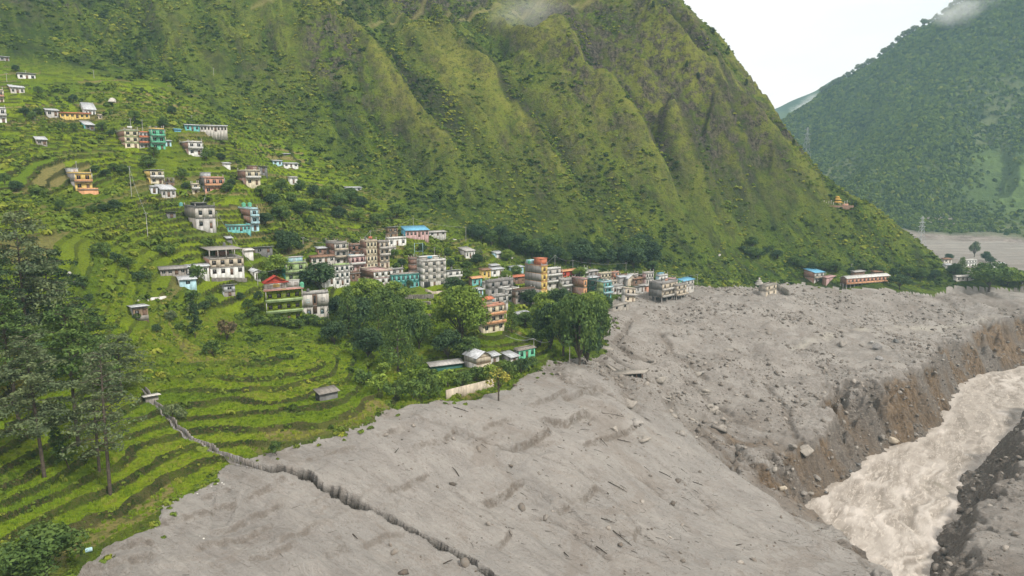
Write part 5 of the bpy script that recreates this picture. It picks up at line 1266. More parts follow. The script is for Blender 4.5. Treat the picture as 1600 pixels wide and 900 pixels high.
# ---- lower village, centre-right
house(738,447,15,4,12,1,'small turquoise house under an orange gable roof','turq','brown',roof='gable',rc='orange',nw=2)
house(754,434,13,1,12,1,'little yellow-walled house with a brown roof','yellow',roof='shed',rc='rust',nw=2)
house(768,432,19,2,11,1,'white tin-roofed house right of the little yellow one','white','lblue',roof='shed',rc='tin',nw=2)
house(768,421,12,2,6,1,'grey tin shelter above the white tin-roofed house','lgrey',roof='shed',rc='tin',nw=1)
house(800,425,18,3,7,1,'blue-grey tin hut left of the tall grey concrete building','lblue',roof='shed',rc='tin',nw=2)
house(757,452,18,3,10,1,'low house with light blue shutters under the orange gable roof','lgrey',nw=2,wc='lblue',stub=False)
house(764,463,38,2,23,2,'wide grey concrete house with blank walls in the lower village','grey','grey',nw=3,wc='dgrey',topc='grey')
house(802,441,20,3,8,1,'low house with a red roof half and a white roof half','brown',roof='shed',rc='redor',nw=2)
house(815,440,10,1,8,1,'shed under a white tin sheet beside the tall grey concrete building','lgrey',roof='shed',rc='tin',nw=1)
tg = house(846,465,9,26,50,4,'tallest grey building, blank side wall and narrow orange-yellow front','yellow','grey',nw=1,wc='orange',topc='grey',bands='orange',beta=44)
tank(tg,.1,.75,'green water tank on top of the tallest grey building','mint',.8,1.6)
t, L, W, H, sh = tg
b = BX(); b.box(0, L, .3, W*.45, H+.2, H+3.0, 'redor'); b.build('stair_room', t); b = BX(); b.box(-.4, L+.4, 0, W*.5, H+3.0, H+3.15, 'redor'); b.build('stair_room_roof', t)
b = BX(); b.box(.2, L-.1, W*.6, W*.95, H+.16, H+1.9, 'lblue'); b.build('tank_room', t)
house(854,452,22,1,31,3,'pale house with stacked pink and white balconies right of the tallest grey building','offwhite','pink',nw=2,balc=[1,2],bc='white',topc='white')
house(792,472,19,14,19,2,'grey house with a white columned balcony in the lower village','white','grey',nw=2,balc=[1],bc='white')
house(806,476,30,2,22,2,'brown timbered house with a dark flat roof below the tallest grey building','stone','brown',nw=3,wc='brown',bands='dgrey',topc='brown')
house(772,487,22,2,24,2,'grey and pale blue house behind the orange balconied house','lgrey','lblue',nw=2,topc='lgrey')
oh = house(755,521,33,3,42,3,'orange balconied house with cream walls beside the large round tree','cream','beige',nw=3,balc=[1,2],bc='orange',wc='white',bands='salmon',topc='salmon')
t, L, W, H, sh = oh
b = BX(); b.box(.3, L*.5, W*.3, W*.8, H+.1, H+2.3, 'beige'); b.build('stair_room', t); b = BX(); slope_slab(b, W*.3-.8, H+2.2, W*.8, H+3.0, 0, L*.55, .1, 'redor', 'y', 5); b.build('roof', t)
house(810,502,18,4,11,1,'hut with a white tin roof among bushes right of the narrow dark tree','white','lgrey',roof='shed',rc='tin',nw=2)
rs = house(879,434,24,2,10,1,'bright red shed with an orange roof at the foot of the mountain','red','red',roof='shed',rc='orange',nw=3,wc='red')
house(878,458,17,2,20,2,'white and grey house below the bright red shed','lgrey',nw=2,balc=[1],bc='white')
house(912,463,5,19,27,2,'plain brown brick block with an orange pillar edge below the red shed','orange','brick',nw=1,beta=44,topc='pink')
house(907,434,11,2,13,2,'small white and light green house right of the red shed','lgreen',nw=2,balc=[1],bc='white')
house(920,433,15,2,9,1,'low grey roofed house in the back row below the dark belt of trees','grey',roof='shed',rc='lgrey',nw=2)
house(922,445,14,2,11,1,'grey house with a tin roof in front of the cream one with arches','grey',nw=2,roof='shed',rc='tin')
house(934,464,8,17,25,3,'dark green balconied house left of the turquoise stepped one','dteal','dteal',nw=1,balc=[1,2],bc='teal',sidewin=2)
house(943,468,12,11,27,3,'turquoise stepped house with light blue balconies above the mud','turq','lgreen',nw=2,balc=[1,2],bc='lblue',topc='lblue',wc='lgreen')
house(939,443,16,3,15,2,'cream house with tall dark openings in the back row','cream','pink',nw=3,wc='brown')
house(959,440,8,2,14,2,'narrow orange-red house in the back row','salmon',nw=1,balc=[1],bc='redor')
house(968,448,12,3,15,1,'grey house with a white tin roof beside the cream gable','grey','grey',roof='shed',rc='tin',nw=1)
house(981,448,12,3,13,1,'house with a pale cream gable end near the mud','beige','lgrey',roof='gable_y',rc='tin',nw=1)
house(957,460,16,3,13,1,'low pale house with red posts at the edge of the mud','lgrey',nw=2,wc='redor')
house(977,472,16,4,22,2,'cream house tipped over and half sunk in the mud','beige','lgrey',nw=2,wc='brown',tilt=(-7,9),balc=[1],bc='offwhite',stub=False)
house(990,447,15,3,11,1,'brown weathered house under a dark roof in the back row','brown','wood',roof='shed',rc='rust',nw=2)
house(993,458,14,2,9,1,'low grey house with a torn roof above the sunken cream one','lgrey',roof='slant',rc='grey',nw=2)
house(1009,446,12,5,19,2,'pinkish white house with brown windows near the right end of the village','offwhite','pink',nw=3,wc='brown')
house(1003,458,11,2,11,1,'small orange-brown house just above the mud at the village edge','salmon',roof='shed',rc='lgrey',nw=1)
house(1030,443,13,3,12,1,'white house with pale blue roof rooms against the grass slope','white','lblue',nw=2,pent=(.1,.6,.3,'lblue','tinblue'))
house(1021,452,16,3,10,1,'teal-roofed low house behind the big damaged block','lgrey','teal',roof='shed',rc='tinteal',nw=2)
dm = house(1034,475,24,21,32,3,'large mud-battered block with a dark blank side, standing on exposed stilts','beige','dgrey',nw=3,balc=[1,2],bc='offwhite',wc='brown',stilts=True,topc='grey',sidewin=0,beta=46,bands='grey')
house(1057,470,15,4,24,3,'mud-stained block on stilts joined to the large battered one','beige','mudgrey',nw=2,stilts=True,topc='concrete',wc='brown',beta=46,balc=[1],bc='beige')
house(1067,458,17,10,19,2,'white house with a light blue and green roof at the edge of the mud','offwhite','mint',nw=3,roof='shed',rc='tinblue',beta=46)
house(1197,464,16,12,17,2,'mud-coated grey house standing alone in the mud','beige','mudgrey',nw=2,wc='black',topc='mudgrey',bands='mudgrey',beta=46,door=False)
house(957,487,26,5,8,1,'flat slab roof of a house buried in the mud near the riverside grove','mudgrey','mudgrey',nw=2,wc='black',bands='mudgrey',topc='mudgrey',par=.15,stub=False,door=False,tilt=(3,-3))
# ---- far right row
house(1272,443,15,17,17,2,'brick house with light blue tin roof at the left of the far row','offwhite','brick',nw=2,roof='shed',rc='tinblue',balc=[1],bc='beige',beta=28)
house(1291,447,20,4,13,1,'pink house next to the brick one in the far row','pink','brown',nw=2,roof='shed',rc='pink',beta=44)
house(1322,453,66,10,18,2,'long two-storey orange building on posts with a white roof','salmon','brown',nw=11,roof='gable',rc='white',stilts=True,beta=22,wc='white',balc=[1],bc='orange')
house(1335,433,16,2,8,1,'grey-roofed hut behind the long orange building','brown',roof='shed',rc='lgrey',nw=1,beta=30)
house(1366,433,14,2,8,1,'brown-roofed hut behind the right part of the long orange building','brown',roof='shed',rc='rust',nw=1,beta=30)
house(1508,417,18,4,10,2,'white two-storey house, largest of the far hamlet','white','lgrey',nw=4,wc='dgrey',beta=25)
house(1494,440,28,5,8,1,'white house with a wide pale gable roof in the field before the far hamlet','offwhite','lgrey',nw=4,roof='gable',rc='tarp',beta=15)
house(1553,420,16,3,8,1,'white house right of the largest far one','white',nw=3,roof='gable',rc='tin',beta=15)
house(1475,411,12,3,6,1,'small pale house with a rusty roof at the left of the far hamlet','offwhite',roof='shed',rc='rust',nw=2,beta=20)
house(1568,430,13,3,7,1,'small white house at the right of the far hamlet','white',roof='gable',rc='tin',nw=2,beta=10)
house(1478,420,10,2,6,1,'tiny white hut by the dark pointed evergreen of the far hamlet','white',roof='shed',rc='tin',nw=1,beta=20)
# ---- sheds at the mud's upper edge
house(673,578,50,3,6,1,'very long low shed with a pale grey roof behind the hedge','dteal','black',roof='shed',rc='lgrey',nw=6,win=0,door=False,beta=26)
house(745,578,22,20,19,2,'beige board house with a grey tin gable roof by the hedge','beige','lgrey',roof='gable_y',rc='tin',nw=1,win=0,door=False,beta=40,bands='wood')
house(766,572,14,3,16,1,'small grey house with a red door and tin roof','lgrey',roof='shed',rc='tin',nw=1,wc='red')
house(798,568,12,14,10,1,'low dark grey hut with a pale roof left of the green one at the mud','lgrey','dgrey',roof='shed',rc='tin',nw=1,beta=44)
house(811,562,25,4,15,1,'bright green house with a mud-covered roof at the edge of the mud','mint','dgrey',nw=3,wc='mint',topc='mudgrey',bands='mudgrey',stub=False,par=.3)
for a in ((869,449,13,2,12,1,'small pink-grey house just left of the white and grey one below the red shed','lgrey','pink','flat','grey'),(890,446,14,3,10,1,'low concrete house between the bright red shed and the brown brick block','concrete','grey','flat','grey'),
          (903,446,12,2,9,1,'little white house under the small light green one by the red shed','white','grey','shed','tin'),(926,454,14,3,11,1,'grey tin-roofed house behind the dark green balconied house','lgrey','grey','shed','tin'),(952,453,12,3,13,2,'beige two-storey house just right of the turquoise stepped house','beige','grey','flat','grey'),
          (966,460,13,3,9,1,'grey plastered hut at the mud edge left of the sunken cream house','lgrey','mudgrey','shed','lgrey'),(973,440,11,2,9,1,'brown back-row hut right of the narrow orange-red house','brown','wood','shed','rust'),(985,440,12,2,10,1,'off-white back-row house above the pale cream gable','offwhite','lgrey','flat','grey'),
          (1000,438,11,2,8,1,'weathered back-row hut under a flat grey sheet left of the pinkish white house','wood','brown','slant','lgrey'),(1043,447,13,3,10,1,'mauve and white low house behind the big damaged block','pink','lgrey','flat','grey'),(1055,450,12,3,9,1,'pale hut squeezed behind the mud-stained block on stilts','offwhite','lgrey','shed','tin'),
          (742,462,13,3,9,1,'low tin-roofed hut above the crown of the large round bright green tree','lblue','lgrey','shed','tin'),(784,446,14,3,9,1,'flat-roofed stone house behind the wide grey concrete one','stone','grey','flat','grey'),(826,436,10,2,8,1,'small brown hut wedged left of the tallest grey building','brown','brown','shed','rust'),
          (862,436,14,3,12,2,'cream house rising behind the stacked pink and white balconies','cream','lgrey','flat','grey'),(540,432,12,2,14,2,'off-white house squeezed between the white-green and pink houses','offwhite','beige','flat','grey'),(608,446,9,2,10,1,'narrow beige house left of the turquoise two-storey house','beige','grey','flat','grey')):
    house(*a[:7], a[7], a[8], roof=a[9], rc=a[10], nw=2, wc='brown')
# black tanks on roofs
for hh, fx, fy in ((vt,.3,.6),(bw,.8,.8),(hu,.7,.8),(ht,.3,.7),(dm,.5,.6),(g2,.3,.7),(hg,.5,.6),(hc,.5,.6),(hp,.5,.8),(hw,.7,.7)):
    tank(hh, fx, fy, 'black plastic water tank on the roof of the '+hh[0]['label'].split(',')[0].split(':')[0].split(' with ')[0].split(' joined')[0], 'dgrey', .5, 1.1, .3)
# laundry and clutter
for hh, k, nm in ((vt,'redor','red'),(bw,'blue','blue'),(hc,'white','white'),(tg,'lblue','pale blue'),(dm,'salmon','pink'),(gh,'yellow','yellow')):
    t0, L, W, H, sh = hh; pt = Matrix.Rotation(t0.rotation_euler.z, 4, 'Z') @ Vector((L*.2, .5, H+.7)); t = thing('laundry_line', nm+' washing hung on the roof of the '+t0['label'].split(',')[0].split(' with ')[0], 'laundry', t0.location+pt, t0.rotation_euler.z)
    b = BX(); b.box(0, .06, 0, .06, -.6, 1.3, 'rust'); b.box(min(3, L*.5), min(3, L*.5)+.06, 0, .06, -.6, 1.3, 'rust'); b.build('post', t); b = BX(); b.box(.4, min(2.6, L*.42), .01, .04, .2, 1.2, k); b.build('cloth', t)
# ------------------------------------------------------------------ smaller things
def wall_line(name, pts, h, th, k, label, cat='wall', stones=False, down=1.5):
    """free-standing wall following the ground through pixel points"""
    W_ = [cast(*p) for p in pts]; W_ = [w__ for w__ in W_ if w__]
    o0 = W_[0]; t = thing(name, label, cat, o0); b = BX(); r = random.Random(int(pts[0][0]))
    for a, c in zip(W_[:-1], W_[1:]):
        d = Vector((c[0]-a[0], c[1]-a[1], 0)); L = d.length; d /= L; n = Vector((-d.y, d.x, 0)); seg = max(1, int(L/3.0))
        for i in range(seg):
            p = Vector(a).lerp(Vector(c), i/seg)-Vector(o0); q_ = Vector(a).lerp(Vector(c), (i+1)/seg)-Vector(o0)
            hz = h*r.uniform(.92, 1.05) if stones else h
            P = [p, q_, q_+n*th, p+n*th]; b.hexa([v+Vector((0, 0, -down)) for v in P]+[v+Vector((0, 0, hz)) for v in P], k)
    b.build('wall_face', t)
    if stones:
        st = BX()
        for a, c in zip(W_[:-1], W_[1:]):
            d = Vector((c[0]-a[0], c[1]-a[1], 0)); L = d.length; d /= L; n = Vector((-d.y, d.x, 0)); z0 = a[2]-o0[2]; z1 = c[2]-o0[2]
            z = -.3
            while z < h-.05:
                x = r.uniform(0, .3)
                while x < L-.3:
                    w__ = r.uniform(.35, .8); hh = r.uniform(.22, .34); f = x/L; p = Vector(a)-Vector(o0)+d*x+Vector((0, 0, (z1-z0)*f+z)); e = min(w__, L-x)-.04; off = -n*r.uniform(.02, .10)
                    P = [p+off, p+d*e+off, p+d*e+n*.1, p+n*.1]; st.hexa(P+[v+Vector((0, 0, hh-.03)) for v in P], k if r.random() < .7 else 'stone'); x += w__
                z += .3
        o = st.build('stonework', t); o['kind'] = 'stuff'
    return t
wall_line('retaining_wall', [(698,624),(720,618),(745,612),(772,605)], 2.4, .35, 'beige', 'pale plastered retaining wall between the hedge and the grey mud')
wall_line('stone_wall', [(627,468),(645,467),(662,467),(678,466)], 1.6, .5, 'stone', 'upper stone terrace wall below the turquoise house', stones=True)
wall_line('stone_wall', [(630,478),(650,477),(672,477)], 1.5, .5, 'stone', 'lower stone terrace wall below the turquoise house, over the bright grass', stones=True)
wall_line('garden_wall', [(664,455),(676,460),(696,458)], 1.1, .3, 'beige', 'pale low garden wall in front of the large white concrete building')
wall_line('stone_wall', [(331,440),(350,439),(370,439),(386,440)], 1.2, .4, 'stone', 'stone wall at the foot of the long unfinished house', stones=True)
wall_line('slab', [(215,471),(230,469),(245,467),(260,465)], .5, 1.2, 'tarp', 'long pale concrete slab lying on the terraces above the dark open hut')
wall_line('stone_wall', [(655,500),(668,498),(684,497)], 1.8, .5, 'stone', 'dark stone wall left of the large bright round tree', stones=True)
wall_line('retaining_wall', [(1213,450),(1222,456),(1232,462)], 3.0, .6, 'mudgrey', 'grey retaining wall stub right of the mud-coated lone house')
wall_line('slab', [(697,372),(708,374),(720,376)], .3, 1.6, 'lgrey', 'short concrete path slab right of the blue-roofed building')
# stone-lined ditch walls
def ditch():
    P = [(222,600),(240,625),(262,650),(290,678),(330,700),(352,712),(385,724),(405,733)]
    W_ = wpoly(P); t0 = cast(352,712); t = thing('irrigation_ditch', 'narrow stone-walled ditch running down the terraces to the mud', 'ditch', t0)
    r = random.Random(3)
    for sgn in (-1, 1):
        b = BX()
        for (x0, y0), (x1, y1) in zip(W_[:-1], W_[1:]):
            d = Vector((x1-x0, y1-y0, 0)); L = d.length; d /= L; n = Vector((-d.y, d.x, 0))*sgn; k = 0.
            while k < L:
                e = min(r.uniform(.6, 1.1), L-k); p = Vector((x0, y0, 0))+d*k+n*r.uniform(.46, .52); q_ = p+d*(e-.03)
                za = ground_z(p.x+n.x*.9, p.y+n.y*.9); hgt = r.uniform(.02, .16)
                p.z = za-1.9-t0[2]; q_.z = p.z; p.x -= t0[0]; p.y -= t0[1]; q_.x -= t0[0]; q_.y -= t0[1]; th = n*.20
                Q = [p, q_, q_+th, p+th] if sgn > 0 else [p+th, q_+th, q_, p]
                b.hexa(Q+[v+Vector((0, 0, 1.9+hgt)) for v in Q], 'grey' if r.random() < .4 else 'stone'); k += e
        o = b.build('ditch_wall', t)
ditch()
# poles and masts
def pole(px, py, hpx, label, group=None, arm=True, k='lgrey', r=.11, cat='pole', name='utility_pole'):
    p = cast(px, py)
    if not p: return
    dep = p[1]*CP-(p[2]-CAMZ)*SP; h = hpx*dep/F; t = thing(name, label, cat, p, random.uniform(0, 3), group)
    v, f = tube((0, 0, -.6), (0, 0, h), r, r*.65, 8); add_mesh('pole', v, f, mat(k), parent=t, smooth=True)
    if arm:
        b = BX(); b.box(-.7, .7, -.05, .05, h-.5, h-.4, 'dgrey'); b.build('crossarm', t)
        b = BX()
        for x in (-.6, 0, .6): b.box(x-.05, x+.05, -.05, .05, h-.4, h-.2, 'white')
        b.build('insulator', t)
    return t, p, h
for a in ((728,378,24,'thin pole on the grassy shoulder right of the blue-roofed building'),(579,374,14,'pole above the tall narrow cream house'),(403,446,24,'slim white pole beside the white gabled shed'),(646,354,14,'pole behind the blue-roofed building'),
          (679,402,16,'pole behind the large white concrete building'),(334,118,12,'lone pole high on the mountain side above the school row'),(205,205,20,'mast behind the cream three-storey house'),(223,205,18,'thick mast behind the red and white house'),(120,268,16,'mast behind the orange and yellow house'),
          (231,370,38,'tall thin pole on the terraces left of the white and grey house'),(206,310,50,'tall thin pole on the hillside below the cream-red-green row'),(340,354,24,'pole right of the white and grey two-storey house'),(1089,446,18,'pole at the edge of the mud right of the white and light blue house'),(1330,426,14,'pole behind the long orange building'),
          (834,552,24,'utility pole carrying wires over the green mud-roofed house'),(474,388,18,'thin pole left of the small brick house'),(978,424,14,'pole among the dark trees above the back row'),(41,122,12,'pole beside the white and dark shed near the left edge'),(11,128,14,'pole at the left edge above the brick shed'),(147,122,12,'pole on the upper left slope'),
          (55,188,14,'pole left of the orange-roofed row'),(300,190,10,'pole behind the teal blue low building'),(1020,420,16,'pole behind the pinkish white house'),(895,420,14,'pole behind the bright red shed'),(867,420,22,'tall pole between tallest grey building and red shed')):
    pole(*a)
pole(890,567,30,'leaning pale post in the grey bank under the riverside grove',None,False,'offwhite',.16)
# rooftop frame mast on the brick stair tower
p = cast(648,432)
if p:
    dep = p[1]*CP-(p[2]-CAMZ)*SP; z0 = 28*dep/F; t = thing('roof_frame', 'tall blue-grey metal frame standing on the narrow brick stair tower', 'frame', (p[0], p[1]+1, p[2]+z0), math.radians(20)); b = BX(); h = 24*dep/F
    for x in (0, 3.6): b.box(x, x+.12, 0, .12, 0, h, 'lblue')
    b.build('upright', t); b = BX()
    for z in (h*.45, h*.97): b.box(.12, 3.6, .02, .10, z, z+.1, 'lblue')
    b.build('crossbar', t)
# wires
def wire(a, b, sag, name, label, r=.035):
    n = 14; pts = [Vector(a).lerp(Vector(b), i/n)-Vector((0, 0, sag*4*(i/n)*(1-i/n))) for i in range(n+1)]
    L = [tube(pts[i], pts[i+1], r, r, 4) for i in range(n)]; v, f = join(L); v = v-np.array(a); o = add_mesh(name, v, f, mat('tin')); o.location = a; o['label'] = label; o['category'] = 'cable'
A1 = at_D(834, 529, cast(834,552)[1]); e1 = cast(790, 548); e2 = cast(762, 560); e3 = at_D(885, 560, 220)
wire(A1, (e1[0], e1[1], e1[2]+5), 1.0, 'cable', 'pale cable from the utility pole down to the small grey house with a red door')
wire(A1, at_D(804, 520, A1[1]+8), .5, 'cable', 'short cable from the utility pole toward the narrow dark tree')
wire(A1, at_D(860, 533, A1[1]+4), .8, 'cable', 'cable from the utility pole into the riverside grove')
wire(at_D(322, 303, 286), at_D(308, 325, 262), 1.5, 'cable', 'pale cable from the salmon house down to the white and grey house', .06)
# prayer-flag wall and little gold temple on the spur
pm = cast(1306, 324)
if pm:
    t = thing('temple', 'small golden-roofed temple on a long terrace wall on the spur', 'temple', pm, math.radians(8)); dep = pm[1]*CP-(pm[2]-CAMZ)*SP; u = dep/F
    b = BX(); b.box(-22*u, 30*u, 0, .5, -3, 1.2, 'brown'); b.box(-22*u, 30*u, .5, 7, -3, .4, 'beige'); b.build('terrace_wall', t)
    b = BX(); b.box(2*u, 12*u, 2, 5, .4, 3.0, 'cream'); b.build('wall', t)
    b = BX()
    for i, (w2, z) in enumerate(((6.5, 3.0), (4.6, 4.6), (2.6, 6.0))): b.hexa([(7*u-w2*u*1.2, 1.2+i*.6, z), (7*u+w2*u*1.2, 1.2+i*.6, z), (7*u+w2*u*1.2, 5.8-i*.6, z), (7*u-w2*u*1.2, 5.8-i*.6, z), (7*u-w2*u*.5, 2.6, z+1.2), (7*u+w2*u*.5, 2.6, z+1.2), (7*u+w2*u*.5, 4.4, z+1.2), (7*u-w2*u*.5, 4.4, z+1.2)], 'goldr')
    b.build('tiered_roof', t)
    b = BX()
    for x in (-19, -15, -11, -7, -3, 16, 20): b.box(x*u, x*u+.2, 1, 1.2, .4, 3.4+(x % 3)*.6, 'offwhite')
    b.build('flag_pole', t); b = BX(); b.box(14*u, 24*u, 2, 4.5, .4, 2.2, 'salmon'); b.build('side_room', t)
# small white shrine in the mud
ps = cast(1186, 445)
t = thing('shrine', 'small stepped white shrine behind the mud-coated lone house', 'shrine', ps); b = BX()
for s_, z0_, z1_ in ((2.2, -1, .9), (1.7, .9, 1.6), (1.1, 1.6, 2.6), (.4, 2.6, 4.2)): b.box(-s_, s_, -s_, s_, z0_, z1_, 'offwhite')
b.build('tier', t)
# lattice pylons
def pylon(px, py, hpx, D, label):
    p = at_D(px, py, D); dep = p[1]*CP-(p[2]-CAMZ)*SP; h = hpx*dep/F; t = thing('pylon', label, 'pylon', p, .3); w0 = h*.11; L = []; r = .16 if px > 1300 else .07
    def half(z): return w0*(1-z/h)**1.1*.9+.35
    lv = [0, .16, .31, .45, .57, .68, .78, .88, 1.]
    for sx in (-1, 1):
        for sy in (-1, 1):
            for a, b_ in zip(lv[:-1], lv[1:]): L.append(tube((sx*half(a*h), sy*half(a*h), a*h), (sx*half(b_*h), sy*half(b_*h), b_*h), r, r, 4))
    v, f = join(L); add_mesh('leg', v, f, mat('tin'), parent=t); L = []
    for a, b_ in zip(lv[:-1], lv[1:]):
        A, B = half(a*h), half(b_*h)
        for s in (-1, 1):
            L.append(tube((-A, s*A, a*h), (B, s*B, b_*h), r*.7, r*.7, 3)); L.append(tube((A, s*A, a*h), (-B, s*B, b_*h), r*.7, r*.7, 3))
            L.append(tube((s*A, -A, a*h), (s*B, B, b_*h), r*.7, r*.7, 3)); L.append(tube((s*A, A, a*h), (s*B, -B, b_*h), r*.7, r*.7, 3))
    v, f = join(L); add_mesh('lattice', v, f, mat('tin'), parent=t); L = []
    for z, l_ in ((.70, .20), (.82, .17), (.94, .13)):
        for s in (-1, 1): L.append(tube((0, 0, z*h+h*.025), (s*l_*h*.7, 0, z*h), r, r*.6, 4)); L.append(tube((0, 0, z*h-h*.01), (s*l_*h*.7, 0, z*h), r*.7, r*.6, 4))
    v, f = join(L); add_mesh('crossarm', v, f, mat('tin'), parent=t)
pylon(1437, 392, 54, 640, 'lattice power pylon standing behind the lower end of the spur')
pylon(1258, 262, 62, 760, 'lattice power pylon on the skyline notch between the two mountains')
# boulders
def boulder(px, py, wpx, seed, label, k='mudgrey', flat=.7, group=None, sub=3):
    p = cast(px, py)
    if not p: return
    dep = p[1]*CP-(p[2]-CAMZ)*SP; s = wpx*dep/F/2; v, f = rock_mesh(seed, sub, flat); nn = fbm(v[:, 0]*2+seed, v[:, 1]*2+v[:, 2], 3, seed)*.08; v = v*(1+nn[:, None])*s
    o = add_mesh('boulder', v, f, mat(k)); o.location = (p[0], p[1], p[2]+s*flat*.35); o.rotation_euler = (0, 0, seed*1.3); o['label'] = label; o['category'] = 'boulder'
    if group: o['group'] = group
for i, (a, b, w_, tx, k) in enumerate(((1394,690,23,'large pale block of rock at the water edge below the brown cliff','beige'),(1378,684,16,'darker slab of rock leaning against the large pale block','stone'),(1430,680,12,'rounded rock at the foot of the brown cliff','mudgrey'),
        (1258,708,32,'big grey overhanging boulder in the eroded bank above the river','mudgrey'),(1238,700,18,'dark boulder beside the big overhanging one','stone'),(1222,765,16,'pale boulder low in the eroded bank near the mud edge','beige'),(1210,735,16,'boulder half buried on the left flank of the eroded bank','mudgrey'),
        (1275,748,18,'rock in the dark rubble under the big overhanging boulder','stone'),(1300,762,12,'rock at the water line left of the river','mudgrey'),(176,160,15,'large white rounded boulder on the upper terraces','offwhite'),(108,430,12,'grey boulder on the terraces right of the biggest dark tree','lgrey'),(122,444,14,'pointed grey rock beside the terrace edge','lgrey'),
        (1255,772,14,'rock below the pale boulder at the water edge','stone'),(1316,540,17,'brown boulder leftmost in the rock group on the plateau','stone'),(1345,540,10,'small dark rock in the rock group on the plateau','stone'),(1370,545,20,'wide grey boulder in the middle of the plateau rock group','grey'),(1400,535,14,'dark green-grey boulder on the plateau near the cliff','dgrey'),(1415,537,11,'dark rock right beside the green-grey plateau boulder','stone'),(1375,562,16,'grey boulder in front of the plateau rock group','grey'),(1362,536,9,'small pale rock on top of the plateau rock group','lgrey'),
        (960,672,17,'grey block of masonry among broken timbers on the mud','mudgrey'),(1338,700,10,'small boulder at the foot of the eroded bank','mudgrey'),(800,404,6,'small white stone by the huts at the mountain foot','offwhite'),(1124,400,7,'small white stone on the grassy mountain foot','offwhite'))):
    boulder(a, b, w_, 200+i, tx, k)
for i, (a, b) in enumerate(((1380,728),(1392,722),(1402,718),(1410,712),(1396,712),(1386,716),(1420,716),(1388,736),(1376,720),(1300,780),(1290,770),(1262,790),(1250,796),(1328,738),(1340,726))):
    boulder(a, b, 6+(i*5 % 6), 300+i, 'small wet dark rock at the river edge of the silty water', 'dgrey', .6, 'wet rocks at the river edge', 2)
# timbers and snags lying on the mud
def log(px, py, lpx, ang, label, th=.12, group=None, lift=.06, name='log', branches=2):
    p = cast(px, py)
    if not p: return
    dep = p[1]*CP-(p[2]-CAMZ)*SP; L = lpx*dep/F; r = random.Random(int(px*7+py)); d = np.array([math.cos(ang), math.sin(ang), 0])*L/2
    z0 = ground_z(p[0]-d[0], p[1]-d[1])-p[2]; z1 = ground_z(p[0]+d[0], p[1]+d[1])-p[2]
    a = -d+[0, 0, z0+lift]; b_ = d+[0, 0, z1+lift+r.uniform(0, .35)]; Lt = [tube(a, b_, th, th*.5, 6, bend=(r.uniform(-.1, .1)*L*.5, r.uniform(-.1, .1)*L*.5, .08))]
    for i in range(branches):
        q_ = a+(b_-a)*r.uniform(.3, .9); Lt.append(tube(q_, q_+np.array([r.uniform(-.4, .4), r.uniform(-.4, .4), r.uniform(.15, .5)])*L*.35, th*.5, th*.15, 4))
    v, f = join(Lt); o = add_mesh(name, v, f, sm_, smooth=True); o.location = p; o['label'] = label; o['category'] = 'log'
    if group: o['group'] = group
for a in ((712,738,20,2.2,'thick dark log lying alone in the upper middle of the mud'),(965,762,30,-.35,'fallen branchy snag on the right part of the mud field'),(972,842,38,-.85,'long straight beam lying in the lower right of the mud'),(795,830,16,-.9,'short log in the lower middle of the mud above the gully'),
          (950,815,22,-.2,'thin long stick right of the buried terrace step on the mud'),(760,700,40,-.5,'long dark timber along the broken mud slab left of centre'),(720,640,28,-.5,'slanted timber near the upper edge of the mud'),(958,648,34,.1,'long beam above the grey masonry block'),(985,655,30,-.2,'second beam right above the grey masonry block'),
          (940,690,26,-.9,'snapped timber below the grey masonry block'),(975,690,22,.2,'short timber right below the grey masonry block'),(555,840,14,-.8,'log in the lower left of the mud field'),(620,705,18,1.4,'forked dead stick left of the thick dark log'),(845,565,14,.4,'small timber at the mud edge by the grove'),
          (1090,756,16,.1,'thin stick at the right edge of the mud field'),(1155,852,12,.4,'small dark log near the bottom right mud edge'),(940,860,20,-.7,'thin stick at the lower centre-right of the mud'),(700,880,16,.5,'short stick on the right side of the gully bottom'),(1040,742,20,-.3,'branch lying near the rim of the ravine'),(885,868,16,-1.2,'thin crooked stick at the bottom of the mud field')):
    log(*a)
for i in range(46):
    a = 780+((i*97) % 330); b = 640+((i*61) % 240)
    if (b-600) < (a-1000)*1.1: b += 120
    log(a, min(b, 890), 6+(i*7 % 9), -.5+.4*math.sin(i*3), 'small dark stick scattered on the smooth grey mud', .06, 'small sticks on the mud', .03, 'stick', 1)
# buried roofs / crevice slab in the mud
pc = cast(985, 588)
t = thing('buried_roof', 'broken slab roof jutting over a black hollow in the middle of the mud', 'roof', (pc[0], pc[1], pc[2]), .15); b = BX(); b.hexa([(-7, -.8, .7), (4.5, -1.4, 1.2), (7.5, 2.2, 1.1), (-5, 3, .9), (-7, -.8, 1.1), (4.5, -1.4, 1.6), (7.5, 2.2, 1.6), (-5, 3, 1.4)], 'mudgrey'); b.build('roof_slab', t)
b = BX(); b.box(-5.5, 4, .4, 1, -.8, .7, 'black'); b.build('hollow', t); b = BX()  # solid black block standing in for the shade under the slab
for x in (-4, -1, 1.8, 3.8): b.box(x, x+.3, -.7, -.4, -.8, .8, 'brown')
b.build('post', t)
